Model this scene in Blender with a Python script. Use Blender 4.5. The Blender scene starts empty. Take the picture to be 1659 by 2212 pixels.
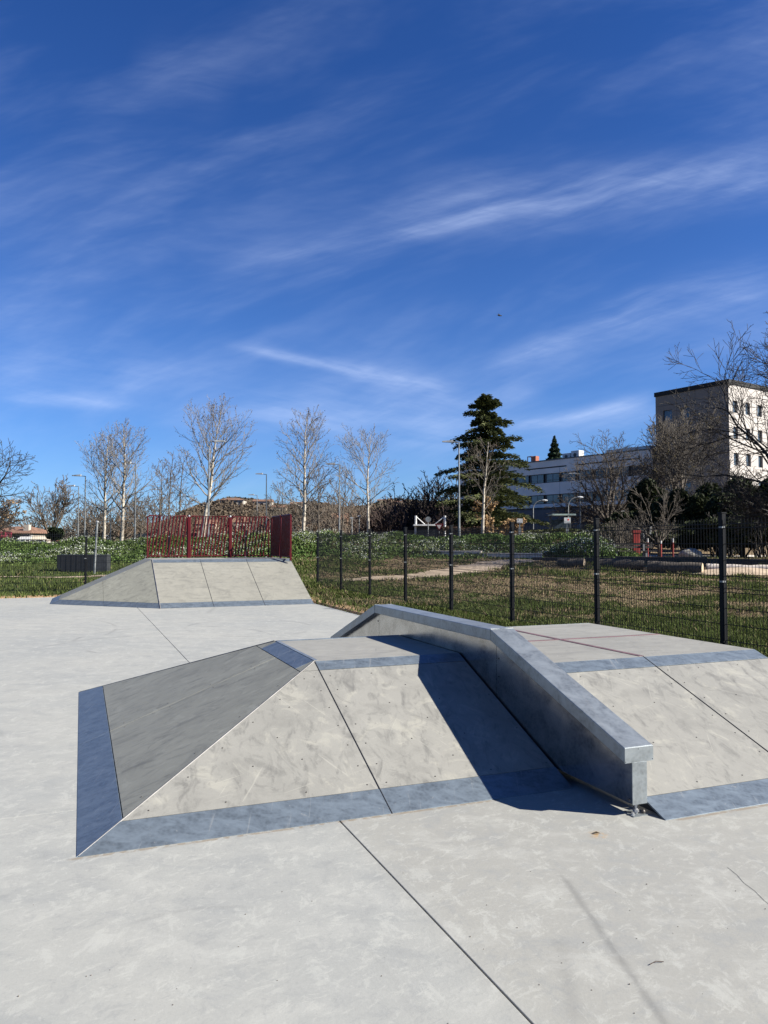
import bpy, math, random
import numpy as np
from mathutils import Vector, Matrix

random.seed(7)
RNG = np.random.default_rng(11)
scn = bpy.context.scene
COL = scn.collection

# ------------------------------------------------------------------ camera frame helpers
F_, CX, CY, H_ = 1661.0, 829.5, 1106.0, 1.5
TH = math.atan((1171.7 - 1106) / F_)
YAW = math.radians(21.5)
CYW, SYW = math.cos(YAW), math.sin(YAW)

def park(X, Z):
    return (X * CYW + Z * SYW, -X * SYW + Z * CYW)

def unpark(x, y):
    return (x * CYW - y * SYW, x * SYW + y * CYW)

def at(px, py, Z):
    """real point seen at a picture position, Z metres ahead"""
    v = py - CY
    d = math.cos(TH) * F_ + math.sin(TH) * v
    b = (v * math.cos(TH) - F_ * math.sin(TH)) / d
    a = (px - CX) / d
    x, y = park(a * Z, Z)
    return Vector((x, y, H_ - b * Z))

def sst(a, b, x):
    t = np.clip((x - a) / (b - a), 0, 1)
    return t * t * (3 - 2 * t)

def terr(x, y):
    x = np.asarray(x, float); y = np.asarray(y, float)
    X, d = unpark(x, y)
    z = 0.55 * sst(29, 43, d) + 0.45 * sst(50, 60, d)
    hb = 0.70 + 0.45 * sst(-22, -8, X)
    hb = hb * (1 - sst(12.0, 15.5, X)) + 0.10 * np.sin(X * 1.3) * (1 - sst(10, 14, X))
    z = z + hb * np.exp(-((d - 46.5) / 2.6) ** 2)
    z = z + 0.03 * np.sin(x * 1.7 + 1.3 * np.sin(y * .9)) * np.sin(y * 1.3 + .5) * sst(23.5, 27, d)
    z = z + (11.0 + .9 * np.sin(X * .11) + .6 * np.sin(X * .29 + 1)) * sst(130, 230, d) * (0.12 + 0.88 * sst(-74, -48, X))
    inside = (x < 5.55) & (y < 23.2) & (y > -60)
    return np.where(inside, -0.06, z)

def tz(x, y):
    return float(terr(x, y))

def onground(px, Z):
    X = (px - CX) / F_ * Z
    x, y = park(X, Z)
    return Vector((x, y, tz(x, y)))

# ------------------------------------------------------------------ tagging
def tag(o, label=None, cat=None, group=None, kind=None):
    if label: o['label'] = label
    if cat: o['category'] = cat
    if group: o['group'] = group
    if kind: o['kind'] = kind
    return o

def empty(name, loc=(0, 0, 0), rz=0, label=None, cat=None, group=None):
    o = bpy.data.objects.new(name, None)
    COL.objects.link(o)
    o.location = loc
    o.rotation_euler = (0, 0, rz)
    o.empty_display_size = .2
    return tag(o, label, cat, group)

def link_mesh(name, me, mat, parent=None):
    o = bpy.data.objects.new(name, me)
    COL.objects.link(o)
    if mat is not None:
        me.materials.append(mat)
    if parent is not None:
        o.parent = parent
    return o

def np_mesh(name, V, Fc, mat, parent=None, col=None, smooth=False):
    V = np.asarray(V, np.float32); Fc = np.asarray(Fc, np.int32)
    me = bpy.data.meshes.new(name)
    me.vertices.add(len(V)); me.vertices.foreach_set('co', V.ravel())
    n, k = Fc.shape
    me.loops.add(n * k); me.loops.foreach_set('vertex_index', Fc.ravel())
    me.polygons.add(n)
    me.polygons.foreach_set('loop_start', np.arange(0, n * k, k, dtype=np.int32))
    me.polygons.foreach_set('loop_total', np.full(n, k, np.int32))
    if smooth:
        me.polygons.foreach_set('use_smooth', np.ones(n, bool))
    me.update(calc_edges=True)
    if col is not None:
        a = me.attributes.new('tint', 'FLOAT_COLOR', 'POINT')
        c = np.ones((len(V), 4), np.float32); c[:, :3] = col
        a.data.foreach_set('color', c.ravel())
    return link_mesh(name, me, mat, parent)

class MB:
    def __init__(s): s.v = []; s.f = []
    def add(s, vs, fs):
        o = len(s.v); s.v += [tuple(v) for v in vs]; s.f += [tuple(i + o for i in f) for f in fs]; return s
    def box(s, a, b):
        x0, y0, z0 = a; x1, y1, z1 = b
        return s.add([(x0,y0,z0),(x1,y0,z0),(x1,y1,z0),(x0,y1,z0),(x0,y0,z1),(x1,y0,z1),(x1,y1,z1),(x0,y1,z1)],
                     [(0,3,2,1),(4,5,6,7),(0,1,5,4),(1,2,6,5),(2,3,7,6),(3,0,4,7)])
    def prism(s, poly, off):
        """closed solid: polygon (3-D pts) and its copy moved by off"""
        n = len(poly); P = [Vector(p) for p in poly]; off = Vector(off)
        nn = Vector((0, 0, 0))
        for i in range(n):
            nn += P[i].cross(P[(i + 1) % n])
        if nn.dot(off) > 0: P = P[::-1]
        vs = P + [p + off for p in P]
        fs = [tuple(range(n)), tuple(range(2 * n - 1, n - 1, -1))]
        for i in range(n):
            j = (i + 1) % n
            fs.append((i, i + n, j + n, j))
        return s.add(vs, fs)
    def tube(s, pts, r, n=8, caps=True, phase=0):
        pts = [Vector(p) for p in pts]
        if not hasattr(r, '__len__'): r = [r] * len(pts)
        base = len(s.v); up = None
        for i, p in enumerate(pts):
            t = (pts[min(i + 1, len(pts) - 1)] - pts[max(i - 1, 0)]).normalized()
            if up is None:
                up = Vector((0, 0, 1)) if abs(t.z) < .9 else Vector((1, 0, 0))
            a = t.cross(up).normalized(); b = t.cross(a).normalized(); up = -b if False else up
            for k in range(n):
                an = 2 * math.pi * k / n + phase
                s.v.append(tuple(p + (a * math.cos(an) + b * math.sin(an)) * r[i]))
        for i in range(len(pts) - 1):
            for k in range(n):
                k2 = (k + 1) % n
                s.f.append((base + i*n + k, base + i*n + k2, base + (i+1)*n + k2, base + (i+1)*n + k))
        if caps:
            s.f.append(tuple(base + k for k in range(n))[::-1])
            s.f.append(tuple(base + (len(pts)-1)*n + k for k in range(n)))
        return s
    def cyl(s, c, r, h, n=16, axis='z'):
        c = Vector(c); d = {'x': Vector((h,0,0)), 'y': Vector((0,h,0)), 'z': Vector((0,0,h))}[axis]
        return s.tube([c, c + d], r, n)
    def ball(s, c, r, n=10, m=6, sq=(1,1,1)):
        base = len(s.v)
        for i in range(m + 1):
            ph = math.pi * i / m
            for k in range(n):
                a = 2 * math.pi * k / n
                s.v.append((c[0] + r*sq[0]*math.sin(ph)*math.cos(a), c[1] + r*sq[1]*math.sin(ph)*math.sin(a), c[2] + r*sq[2]*math.cos(ph)))
        for i in range(m):
            for k in range(n):
                k2 = (k+1) % n
                s.f.append((base+i*n+k, base+(i+1)*n+k, base+(i+1)*n+k2, base+i*n+k2))
        return s
    def build(s, name, mat, parent=None, smooth=False, bevel=0, merge=False):
        me = bpy.data.meshes.new(name)
        me.from_pydata(s.v, [], s.f)
        me.validate(); me.update()
        if smooth:
            for p in me.polygons: p.use_smooth = True
        o = link_mesh(name, me, mat, parent)
        if bevel:
            m = o.modifiers.new('bevel', 'BEVEL'); m.width = bevel; m.segments = 2; m.limit_method = 'ANGLE'
        return o

def cut(poly, axis, val, keep):
    """clip a convex polygon: keep '<' or '>' side of coord[axis]=val"""
    out = []; n = len(poly); sg = -1 if keep == '<' else 1
    for i in range(n):
        a, b = Vector(poly[i]), Vector(poly[(i+1) % n])
        da, db = sg * (a[axis] - val), sg * (b[axis] - val)
        if da >= 0: out.append(a)
        if (da > 0 and db < 0) or (da < 0 and db > 0):
            out.append(a.lerp(b, da / (da - db)))
    return out

def inset(poly, d):
    P = [Vector(p) for p in poly]; n = len(P)
    N = Vector((0,0,0))
    for i in range(n): N += P[i].cross(P[(i+1) % n])
    N.normalize(); out = []
    for i in range(n):
        a, b, c = P[i-1], P[i], P[(i+1) % n]
        e1 = (b - a).normalized(); e2 = (c - b).normalized()
        n1 = N.cross(e1); n2 = N.cross(e2)
        k = 1 + n1.dot(n2)
        out.append(b + (n1 + n2) * (d / max(k, .15)))
    return out

def copy_tree(o, parent=None):
    c = o.copy(); COL.objects.link(c)
    if parent is not None: c.parent = parent
    for ch in list(o.children): copy_tree(ch, c)
    return c

# ------------------------------------------------------------------ materials
class NT:
    def __init__(s, nt): s.nt = nt
    def n(s, typ, **kw):
        nd = s.nt.nodes.new(typ)
        for k, v in kw.items():
            if k.startswith('i_'):
                nd.inputs[k[2:].replace('_', ' ')].default_value = v
            else: setattr(nd, k, v)
        return nd
    def l(s, a, b): s.nt.links.new(a, b)
    def setin(s, sock, v):
        if hasattr(v, 'links') or isinstance(v, bpy.types.NodeSocket): s.l(v, sock)
        else: sock.default_value = v
    def math(s, op, a, b=None, c=None, clamp=False):
        nd = s.nt.nodes.new('ShaderNodeMath'); nd.operation = op; nd.use_clamp = clamp
        s.setin(nd.inputs[0], a)
        if b is not None: s.setin(nd.inputs[1], b)
        if c is not None: s.setin(nd.inputs[2], c)
        return nd.outputs[0]
    def vmath(s, op, a, b=None):
        nd = s.nt.nodes.new('ShaderNodeVectorMath'); nd.operation = op
        s.setin(nd.inputs[0], a)
        if b is not None: s.setin(nd.inputs[1], b)
        return nd.outputs['Value'] if op in ('DOT_PRODUCT', 'LENGTH') else nd.outputs[0]
    def mix(s, f, a, b, typ='MIX'):
        nd = s.nt.nodes.new('ShaderNodeMix'); nd.data_type = 'RGBA'; nd.blend_type = typ
        s.setin(nd.inputs[0], f)
        for sock, v in ((nd.inputs[6], a), (nd.inputs[7], b)):
            if isinstance(v, (tuple, list)): sock.default_value = (*v[:3], 1)
            else: s.l(v, sock)
        return nd.outputs[2]
    def noise(s, vec, scale, detail=4, rough=.55, dist=0):
        nd = s.nt.nodes.new('ShaderNodeTexNoise')
        s.l(vec, nd.inputs['Vector']); nd.inputs['Scale'].default_value = scale
        nd.inputs['Detail'].default_value = detail; nd.inputs['Roughness'].default_value = rough
        nd.inputs['Distortion'].default_value = dist
        return nd.outputs[0]
    def ramp(s, f, a, b):
        if a > b: return s.math('SUBTRACT', 1.0, s.ramp(f, b, a))
        nd = s.nt.nodes.new('ShaderNodeMapRange'); s.l(f, nd.inputs[0])
        nd.inputs[1].default_value = a; nd.inputs[2].default_value = b
        nd.interpolation_type = 'SMOOTHSTEP'
        return nd.outputs[0]
    def mapping(s, vec, scale=(1,1,1), rot=(0,0,0)):
        if any(rot):
            n0 = s.nt.nodes.new('ShaderNodeMapping'); s.l(vec, n0.inputs[0]); n0.inputs['Rotation'].default_value = rot
            vec = n0.outputs[0]; rot = (0, 0, 0)
        nd = s.nt.nodes.new('ShaderNodeMapping'); s.l(vec, nd.inputs[0])
        nd.inputs['Scale'].default_value = scale; nd.inputs['Rotation'].default_value = rot
        return nd.outputs[0]

MATS = {}
def newmat(name):
    m = bpy.data.materials.new(name); m.use_nodes = True
    nt = NT(m.node_tree); bs = m.node_tree.nodes['Principled BSDF']
    MATS[name] = m
    return m, nt, bs

def simple(name, c, rough=.6, metal=0, var=.15, scale=6, spec=None, c2=None, bump=0):
    m, t, b = newmat(name)
    tc = t.n('ShaderNodeTexCoord').outputs['Object']
    n = t.noise(tc, scale, 5)
    c2 = c2 or tuple(x * (1 - var * 2) for x in c)
    c1 = tuple(min(1, x * (1 + var)) for x in c)
    t.l(t.mix(t.ramp(n, .3, .7), c2, c1), b.inputs['Base Color'])
    b.inputs['Roughness'].default_value = rough; b.inputs['Metallic'].default_value = metal
    if spec is not None: b.inputs['Specular IOR Level'].default_value = spec
    if bump:
        bp = t.n('ShaderNodeBump', i_Strength=bump); t.l(n, bp.inputs['Height']); t.l(bp.outputs[0], b.inputs['Normal'])
    return m

def band(t, vec2, p1, p2, w, noise=None, soft=.12):
    """mask of a straight smear between two points of a plane"""
    p1 = Vector((*p1, 0)); p2 = Vector((*p2, 0)); d = p2 - p1; L = d.length; d.normalize()
    nr = Vector((-d.y, d.x, 0))
    q = t.vmath('SUBTRACT', vec2, tuple(p1))
    al = t.math('DIVIDE', t.vmath('DOT_PRODUCT', q, tuple(d)), L)
    ac = t.math('DIVIDE', t.vmath('DOT_PRODUCT', q, tuple(nr)), w)
    g = t.math('EXPONENT', t.math('MULTIPLY', t.math('MULTIPLY', ac, ac), -1.0))
    e = t.math('MULTIPLY', t.ramp(al, 0, soft), t.ramp(al, 1, 1 - soft))
    return t.math('MULTIPLY', g, e), al, ac

def concrete():
    m, t, b = newmat('concrete')
    P = t.n('ShaderNodeTexCoord').outputs['Object']
    big = t.noise(P, .45, 5, .6, .4)
    m1 = t.noise(t.mapping(P, (1.0, 1.7, 1), (0, 0, .5)), 2.4, 10, .70, .35)
    m2 = t.noise(t.mapping(P, (1.9, 1.0, 1), (0, 0, .25)), 4.2, 10, .74, .4)
    m3 = t.noise(t.mapping(P, (1.0, 2.2, 1), (0, 0, -.4)), 9.0, 9, .74, .5)
    fine = t.noise(P, 60, 6, .7)
    sepc = t.n('ShaderNodeSeparateXYZ'); t.l(P, sepc.inputs[0])
    side = t.ramp(sepc.outputs[0], 1.2, 1.45)
    near = t.ramp(sepc.outputs[1], 9.0, 3.0)
    c = t.mix(t.ramp(big, .3, .7), (.430, .436, .432), (.52, .512, .485))
    c = t.mix(t.math('MULTIPLY', t.math('MULTIPLY', side, near), .8), c, t.mix(t.ramp(big, .3, .7), (.42, .405, .375), (.475, .46, .42)))
    c = t.mix(t.math('MULTIPLY', t.ramp(m1, .50, .62), .40), c, (.61, .60, .57))
    c = t.mix(t.math('MULTIPLY', t.ramp(m1, .48, .37), .42), c, (.345, .355, .365))
    c = t.mix(t.math('MULTIPLY', t.ramp(m2, .54, .62), .44), c, (.66, .655, .62))
    c = t.mix(t.math('MULTIPLY', t.ramp(m2, .45, .37), .36), c, (.35, .355, .36))
    c = t.mix(t.math('MULTIPLY', t.ramp(m3, .55, .61), .40), c, (.66, .65, .61))
    c = t.mix(t.math('MULTIPLY', t.ramp(m3, .44, .37), .34), c, (.34, .345, .35))
    c = t.mix(.18, c, t.mix(fine, (.25, .25, .25), (.75, .75, .73)))
    # swirled trowel scratches
    sw = t.noise(t.mapping(P, (14, 1.1, 1), (0, 0, -.7)), 3.0, 8, .7, 2.2)
    sm = t.math('MULTIPLY', t.ramp(sw, .63, .72), t.ramp(t.noise(P, .9, 3), .5, .62))
    c = t.mix(t.math('MULTIPLY', sm, .40), c, (.72, .72, .70))
    # darker specks and grit
    sp = t.noise(P, 38, 2, .5)
    c = t.mix(t.math('MULTIPLY', t.ramp(sp, .76, .82), .35), c, (.16, .15, .14))
    wob = t.noise(P, 2.0, 3)
    Pw = t.vmath('ADD', P, t.vmath('SCALE', P, None) if False else (0, 0, 0))
    # wheel marks
    for p1, p2, w, k in (((2.06, 3.05), (1.68, 1.85), .018, .34), ((1.72, 2.55), (1.45, 2.05), .03, .15),
                         ((3.4, 2.9), (2.7, 2.2), .012, .2), ((2.5, 16.5), (2.9, 18), .05, .2),
                         ((-.4, 12.6), (.9, 13.1), .05, .18), ((.2, 1.9), (-.9, 3.1), .02, .1)):
        g, _, _ = band(t, P, p1, p2, w)
        c = t.mix(t.math('MULTIPLY', g, k), c, (.12, .12, .125))
    for cx, cy, r, w, k in ((1.4, 12.4, 1.5, .03, .30), (2.8, 13.6, 1.1, .03, .28), (-1.5, 14.5, 2.1, .03, .22), (.4, 2.5, .62, .012, .12), (-2.2, 6.2, 1.7, .02, .16)):
        dd = t.vmath('LENGTH', t.vmath('SUBTRACT', t.vmath('MULTIPLY', P, (1, .8, 0)), (cx, cy * .8, 0)))
        a = t.math('DIVIDE', t.math('SUBTRACT', dd, r), w)
        g = t.math('EXPONENT', t.math('MULTIPLY', t.math('MULTIPLY', a, a), -1.0))
        g = t.math('MULTIPLY', g, t.ramp(t.noise(P, .8 + r * .1, 2), .48, .6))
        c = t.mix(t.math('MULTIPLY', g, k), c, (.10, .10, .11))
    for p1, p2, w in (((-.05, 3.988), (2.35, 3.988), .014), ((2.98, 3.345), (5.3, 3.345), .014), ((1.6, 18.12), (5.35, 18.12), .03)):
        g, _, _ = band(t, P, p1, p2, w, soft=.02)
        c = t.mix(t.math('MULTIPLY', t.math('MULTIPLY', g, .8), t.ramp(t.noise(P, 22, 4), .38, .55)), c, (.33, .26, .19))
    # sandy stain
    sd = t.vmath('LENGTH', t.vmath('SUBTRACT', P, (2.49, 3.33, 0)))
    c = t.mix(t.math('MULTIPLY', t.ramp(sd, .07, .01), t.ramp(t.noise(P, 30, 3), .4, .6)), c, (.55, .38, .22))
    c = t.mix(1.0, c, (.545, .550, .530), 'MULTIPLY')
    t.l(c, b.inputs['Base Color'])
    b.inputs['Roughness'].default_value = .82
    b.inputs['Specular IOR Level'].default_value = .3
    bp = t.n('ShaderNodeBump', i_Strength=.12, i_Distance=.01); t.l(t.math('ADD', fine, m1), bp.inputs['Height']); t.l(bp.outputs[0], b.inputs['Normal'])
    return m

def board(name, base, dark, light, rot, smear=.5, tone=(.76, .765, .76)):
    m, t, b = newmat(name)
    P = t.n('ShaderNodeTexCoord').outputs['Object']
    big = t.noise(P, 1.1, 5, .6, .6)
    st = t.noise(t.mapping(P, (1.2, 5.5, 5.5), (0, 0, rot)), 2.0, 8, .65, .6)
    mid = t.noise(P, 5.0, 7, .65, .5)
    fine = t.noise(P, 120, 4, .7)
    c = t.mix(t.ramp(big, .32, .68), base, tuple(x * 1.14 for x in base))
    c = t.mix(t.math('MULTIPLY', t.ramp(st, .50, .28), smear), c, dark)
    c = t.mix(t.math('MULTIPLY', t.ramp(mid, .50, .33), smear * .55), c, tuple(x * .75 for x in base))
    c = t.mix(t.math('MULTIPLY', t.ramp(mid, .54, .68), .6), c, light)
    m4 = t.noise(t.mapping(P, (1.6, 1, 1), (0, 0, rot + .8)), 2.6, 8, .7, 1.3)
    c = t.mix(t.math('MULTIPLY', t.ramp(m4, .56, .66), .45), c, tuple(x * 1.08 for x in light))
    c = t.mix(t.math('MULTIPLY', t.ramp(m4, .46, .36), .5 * smear), c, dark)
    # fine light scratches
    for r_, s_ in ((.6, 3.3), (-.5, 2.6), (1.3, 4.1)):
        sc = t.noise(t.mapping(P, (26, .7, .7), (0, 0, r_)), s_, 2, .5, .5)
        c = t.mix(t.math('MULTIPLY', t.ramp(sc, .70, .76), .22), c, tuple(min(1, x * 1.5) for x in light))
    for k_, (rr_, sc_) in enumerate(((rot + .12, 1.1), (rot - .2, .8))):
        wl = t.noise(t.mapping(P, (.35, 20, 20), (0, 0, rr_)), sc_, 2, .5, .15)
        c = t.mix(t.math('MULTIPLY', t.ramp(wl, .66, .72), .30), c, dark)
    # wheel smears
    sk = t.noise(t.mapping(P, (12, 1.0, 1.0), (0, 0, rot + .25)), 1.4, 3, .5, 1.0)
    c = t.mix(t.math('MULTIPLY', t.math('MULTIPLY', t.ramp(sk, .66, .74), t.ramp(big, .5, .6)), .35), c, tuple(x * .45 for x in dark))
    c = t.mix(.07, c, t.mix(fine, (.05, .05, .05), (.8, .8, .8)))
    c = t.mix(1.0, c, tone, 'MULTIPLY')
    t.l(c, b.inputs['Base Color'])
    b.inputs['Roughness'].default_value = .62; b.inputs['Specular IOR Level'].default_value = .35
    return m

def galv(name, base, rough=.42, streak=(1, 1, 1), metal=.85, scuff=.42):
    m, t, b = newmat(name)
    P = t.n('ShaderNodeTexCoord').outputs['Object']
    n1 = t.noise(t.mapping(P, streak, (0, 0, .3)), 7, 7, .65, .6)
    n2 = t.noise(P, 22, 5, .7, .3)
    v = t.n('ShaderNodeTexVoronoi', i_Scale=46.0); t.l(P, v.inputs['Vector'])
    c = t.mix(t.ramp(n1, .3, .7), tuple(x * .62 for x in base), tuple(min(1, x * 1.30) for x in base))
    c = t.mix(t.math('MULTIPLY', v.outputs['Distance'], .7), c, tuple(min(1, x * 1.3) for x in base))
    sc = t.ramp(n2, .62, .74)
    c = t.mix(t.math('MULTIPLY', sc, scuff), c, (.40, .40, .38))
    sl2 = t.noise(t.mapping(P, (22, 1.6, 1.6), (0, 0, .35)), 1.6, 4, .6, .6)
    c = t.mix(t.math('MULTIPLY', t.ramp(sl2, .60, .70), scuff * .55), c, (.38, .39, .38))
    c = t.mix(1.0, c, (.85, .85, .85), 'MULTIPLY')
    t.l(c, b.inputs['Base Color'])
    b.inputs['Metallic'].default_value = metal
    t.l(t.math('MULTIPLY_ADD', n1, .25, rough - .12), b.inputs['Roughness'])
    bp = t.n('ShaderNodeBump', i_Strength=.05, i_Distance=.01); t.l(n2, bp.inputs['Height']); t.l(bp.outputs[0], b.inputs['Normal'])
    return m

def tinted(name, rough=.8, trans=0, spec=.2):
    """colour carried per leaf / blade"""
    m, t, b = newmat(name)
    a = t.n('ShaderNodeAttribute', attribute_name='tint')
    t.l(a.outputs['Color'], b.inputs['Base Color'])
    b.inputs['Roughness'].default_value = rough; b.inputs['Specular IOR Level'].default_value = spec
    if trans:
        tr = t.n('ShaderNodeBsdfTranslucent'); t.l(a.outputs['Color'], tr.inputs['Color'])
        mx = t.n('ShaderNodeMixShader', i_Fac=trans)
        out = m.node_tree.nodes['Material Output']
        t.l(b.outputs[0], mx.inputs[1]); t.l(tr.outputs[0], mx.inputs[2]); t.l(mx.outputs[0], out.inputs['Surface'])
    return m

M_conc = concrete()
M_front = board('panel_board_front', (.235, .227, .203), (.125, .121, .11), (.35, .335, .285), -1.35, .9)
M_left = board('panel_board_side', (.245, .232, .20), (.12, .113, .10), (.33, .315, .275), .12, .75, (.84, .865, .80))
M_top = board('panel_board_top', (.265, .255, .225), (.17, .165, .15), (.33, .32, .28), .1, .6)
M_farf = board('panel_board_far', (.235, .225, .19), (.145, .14, .12), (.29, .275, .225), .05, .8)
M_strip = galv('galvanised_strip', (.175, .21, .24), .44, (1, 2, 2), .55, .85)
M_cap = galv('galvanised_cap', (.27, .295, .305), .40, (1, 1, 1), .6, .7)
M_sheet = galv('galvanised_sheet', (.50, .49, .46), .21, (1, .6, .8), .95, 0)
M_core = simple('dark_steel_core', (.03, .032, .035), .7, .2)
M_trim = simple('alu_trim', (.22, .21, .20), .6, .3)
M_screw = simple('screw_metal', (.10, .09, .08), .5, .5)
M_maroon = simple('maroon_strip', (.13, .07, .075), .6, 0)
M_red = simple('red_paint', (.062, .0012, .004), .45, 0, .08, 3, spec=.25)
M_post = simple('anthracite_paint', (.005, .006, .008), .6, 0, .1, 5, spec=.12)
M_clampm = simple('clamp_metal', (.5, .5, .5), .4, .8)
M_wire = simple('wire_paint', (.006, .007, .009), .5, spec=.2)
M_blk = simple('black_plastic', (.012, .013, .016), .5)
M_pole = simple('lamp_pole_metal', (.20, .21, .21), .5, .5)
M_dpole = simple('dark_lamp_metal', (.07, .08, .09), .5, .4)
M_lamp = simple('lamp_head_paint', (.36, .37, .38), .45)
M_white = simple('white_paint', (.48, .48, .47), .6)
M_log = simple('weathered_log', (.075, .06, .045), .9, 0, .25, 9, bump=.4)
M_logend = simple('log_end', (.42, .33, .22), .9, 0, .2, 12)
M_timber = simple('pale_timber', (.48, .42, .36), .9, 0, .15, 7)
M_dtimber = simple('dark_timber', (.05, .042, .036), .9, 0, .15, 7)
M_sand = simple('sandy_path', (.36, .28, .20), .95, 0, .14, 3, c2=(.25, .19, .13))
M_stone = simple('pale_stone', (.30, .28, .24), .9, 0, .2, 4, bump=.5)
M_barkp = simple('plane_bark', (.42, .38, .31), .9, 0, .1, 5, c2=(.15, .125, .10))
M_limb = simple('pale_limb_bark', (.17, .15, .125), .9, 0, .2, 1.2)
M_twig = simple('twig_bark', (.10, .078, .058), .9, 0, .15, 1)
M_twigg2 = simple('brown_grey_twig', (.055, .044, .034), .9, 0, .15, 1)
M_twigd = simple('dark_twig_bark', (.026, .021, .017), .9, 0, .15, 1)
M_twigg = simple('grey_twig_bark', (.075, .062, .048), .9, 0, .15, 1)
M_twigb = simple('purple_brown_twig', (.05, .031, .026), .9, 0, .15, 1)
M_twigo = simple('ochre_twig', (.12, .08, .05), .9, 0, .15, 1)
M_leaf = tinted('leaf', .75, .15)
M_grass = tinted('grass_blade', .8, .25, .1)
M_seed = simple('seed_ball', (.07, .045, .03), .9)
M_glass = simple('window_glass', (.05, .07, .09), .12, 0, .3, .6, spec=.6)
M_frame = simple('dark_window_frame', (.014, .014, .016), .5)
M_tyre = simple('rubber', (.015, .015, .015), .85)

# ------------------------------------------------------------------ camera, light, sky
cam = bpy.data.cameras.new('Camera'); co = bpy.data.objects.new('Camera', cam); COL.objects.link(co)
co.location = (0, 0, H_); co.rotation_euler = (math.pi / 2 + TH, 0, -YAW)
cam.sensor_fit = 'VERTICAL'; cam.sensor_height = 24; cam.lens = 24 * F_ / 2212
cam.clip_start = .05; cam.clip_end = 3000
scn.camera = co
SUN = Vector((1.24, -.90, 1.0)).normalized()
sl = bpy.data.lights.new('Sun', 'SUN'); sl.energy = 5.0; sl.angle = math.radians(.5); sl.color = (1, .955, .86)
so = bpy.data.objects.new('Sun', sl); COL.objects.link(so); so.location = (20, -15, 30)
so.rotation_euler = (-SUN).to_track_quat('-Z', 'Y').to_euler()

CLOUDC = (5.6, 6.7, 9.4)
SKH, SKS, SKM = .5, 1.0, (.40, .78, 1.22)
w = bpy.data.worlds.new('World'); scn.world = w; w.use_nodes = True
t = NT(w.node_tree); bg = w.node_tree.nodes['Background']
sky = t.n('ShaderNodeTexSky', sky_type='NISHITA', sun_disc=False)
sky.sun_elevation = math.asin(SUN.z); sky.sun_rotation = math.atan2(SUN.x, SUN.y)
sky.altitude = 100; sky.air_density = 1.0; sky.dust_density = .1; sky.ozone_density = 2.2
hs = t.n('ShaderNodeHueSaturation', i_Hue=SKH, i_Saturation=SKS, i_Value=1.0); t.l(sky.outputs[0], hs.inputs['Color'])
D = t.n('ShaderNodeTexCoord').outputs['Generated']
fx = t.vmath('DOT_PRODUCT', D, (CYW, -SYW, 0)); fy = t.vmath('DOT_PRODUCT', D, (SYW, CYW, 0)); fz = t.vmath('DOT_PRODUCT', D, (0, 0, 1))
skm = t.mix(t.ramp(fz, .0, .66), (.41, .65, 1.10), (.205, .46, .95))
skb = t.vmath('MULTIPLY', hs.outputs[0], skm)
fyc = t.math('MAXIMUM', fy, .08)
cmb = t.n('ShaderNodeCombineXYZ')
t.l(t.math('DIVIDE', fx, fyc), cmb.inputs[0]); t.l(t.math('DIVIDE', fz, fyc), cmb.inputs[1])
q0 = cmb.outputs[0]
wn = t.n('ShaderNodeTexNoise'); t.l(q0, wn.inputs['Vector']); wn.inputs['Scale'].default_value = 3.2; wn.inputs['Detail'].default_value = 3
wob = t.vmath('SUBTRACT', wn.outputs['Color'], (.5, .5, .5))
wob = t.vmath('MULTIPLY', wob, (.05, .05, 0))
q = t.vmath('ADD', q0, wob)
def dpx(px, py): return ((px - CX) / F_, (1171.7 - py) / F_)
NZ_UP = t.ramp(t.noise(t.mapping(q, (2.2, 17, 1), (0, 0, -.27)), 1.8, 5, .58, .3), .16, .80)
NZ_DN = t.ramp(t.noise(t.mapping(q, (2.4, 17, 1), (0, 0, .16)), 1.7, 5, .58, .3), .16, .80)
tot = None
for (a, b_, wd, k, kx, ky) in (
        ((380, 600), (1150, 430), .016, .16, 5, 1.2), ((760, 470), (1900, 330), .034, .30, 5, 1.2),
        ((470, 752), (820, 800), .0075, .34, 7, 1.0), ((720, 790), (1010, 855), .015, .28, 6, 1.2),
        ((640, 800), (1040, 880), .030, .14, 6, 1.2),
        ((1000, 818), (1440, 652), .018, .26, 6, 1.2), ((1260, 712), (1760, 590), .032, .26, 6, 1.2),
        ((1040, 927), (1460, 850), .0085, .36, 6, 1.0), ((1080, 935), (1500, 872), .022, .16, 6, 1.2), ((860, 905), (1200, 850), .028, .2, 6, 1.2),
        ((-80, 790), (420, 800), .035, .15, 5, 1.5), ((-60, 845), (330, 866), .010, .20, 7, 1.2), ((230, 840), (520, 770), .013, .15, 7, 1.2),
        ((300, 898), (820, 905), .016, .18, 6, 1.5), ((480, 872), (1150, 950), .030, .22, 6, 1.5),
        ((250, 90), (520, 190), .04, .07, 4, 1.5), ((-100, 600), (420, 480), .05, .08, 4, 1.5)):
    g, al, ac = band(t, q, dpx(*a), dpx(*b_), wd, soft=.3)
    nz = NZ_UP if b_[1] < a[1] else NZ_DN
    g = t.math('MULTIPLY', g, t.math('MULTIPLY', nz, k))
    tot = g if tot is None else t.math('ADD', tot, g)
gen = t.noise(t.mapping(q, (1.2, 4.6, 1), (0, 0, -.32)), 1.5, 5, .6, .3)
gen = t.math('MULTIPLY', t.ramp(gen, .40, .78), t.math('MULTIPLY_ADD', t.ramp(fz, .62, .15), .12, .10))
fib = t.noise(t.mapping(q, (7, 46, 1), (0, 0, -.24)), 1.5, 5, .65, .3)
fib2 = t.noise(t.mapping(q, (7, 40, 1), (0, 0, .12)), 1.5, 4, .65, .3)
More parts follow.
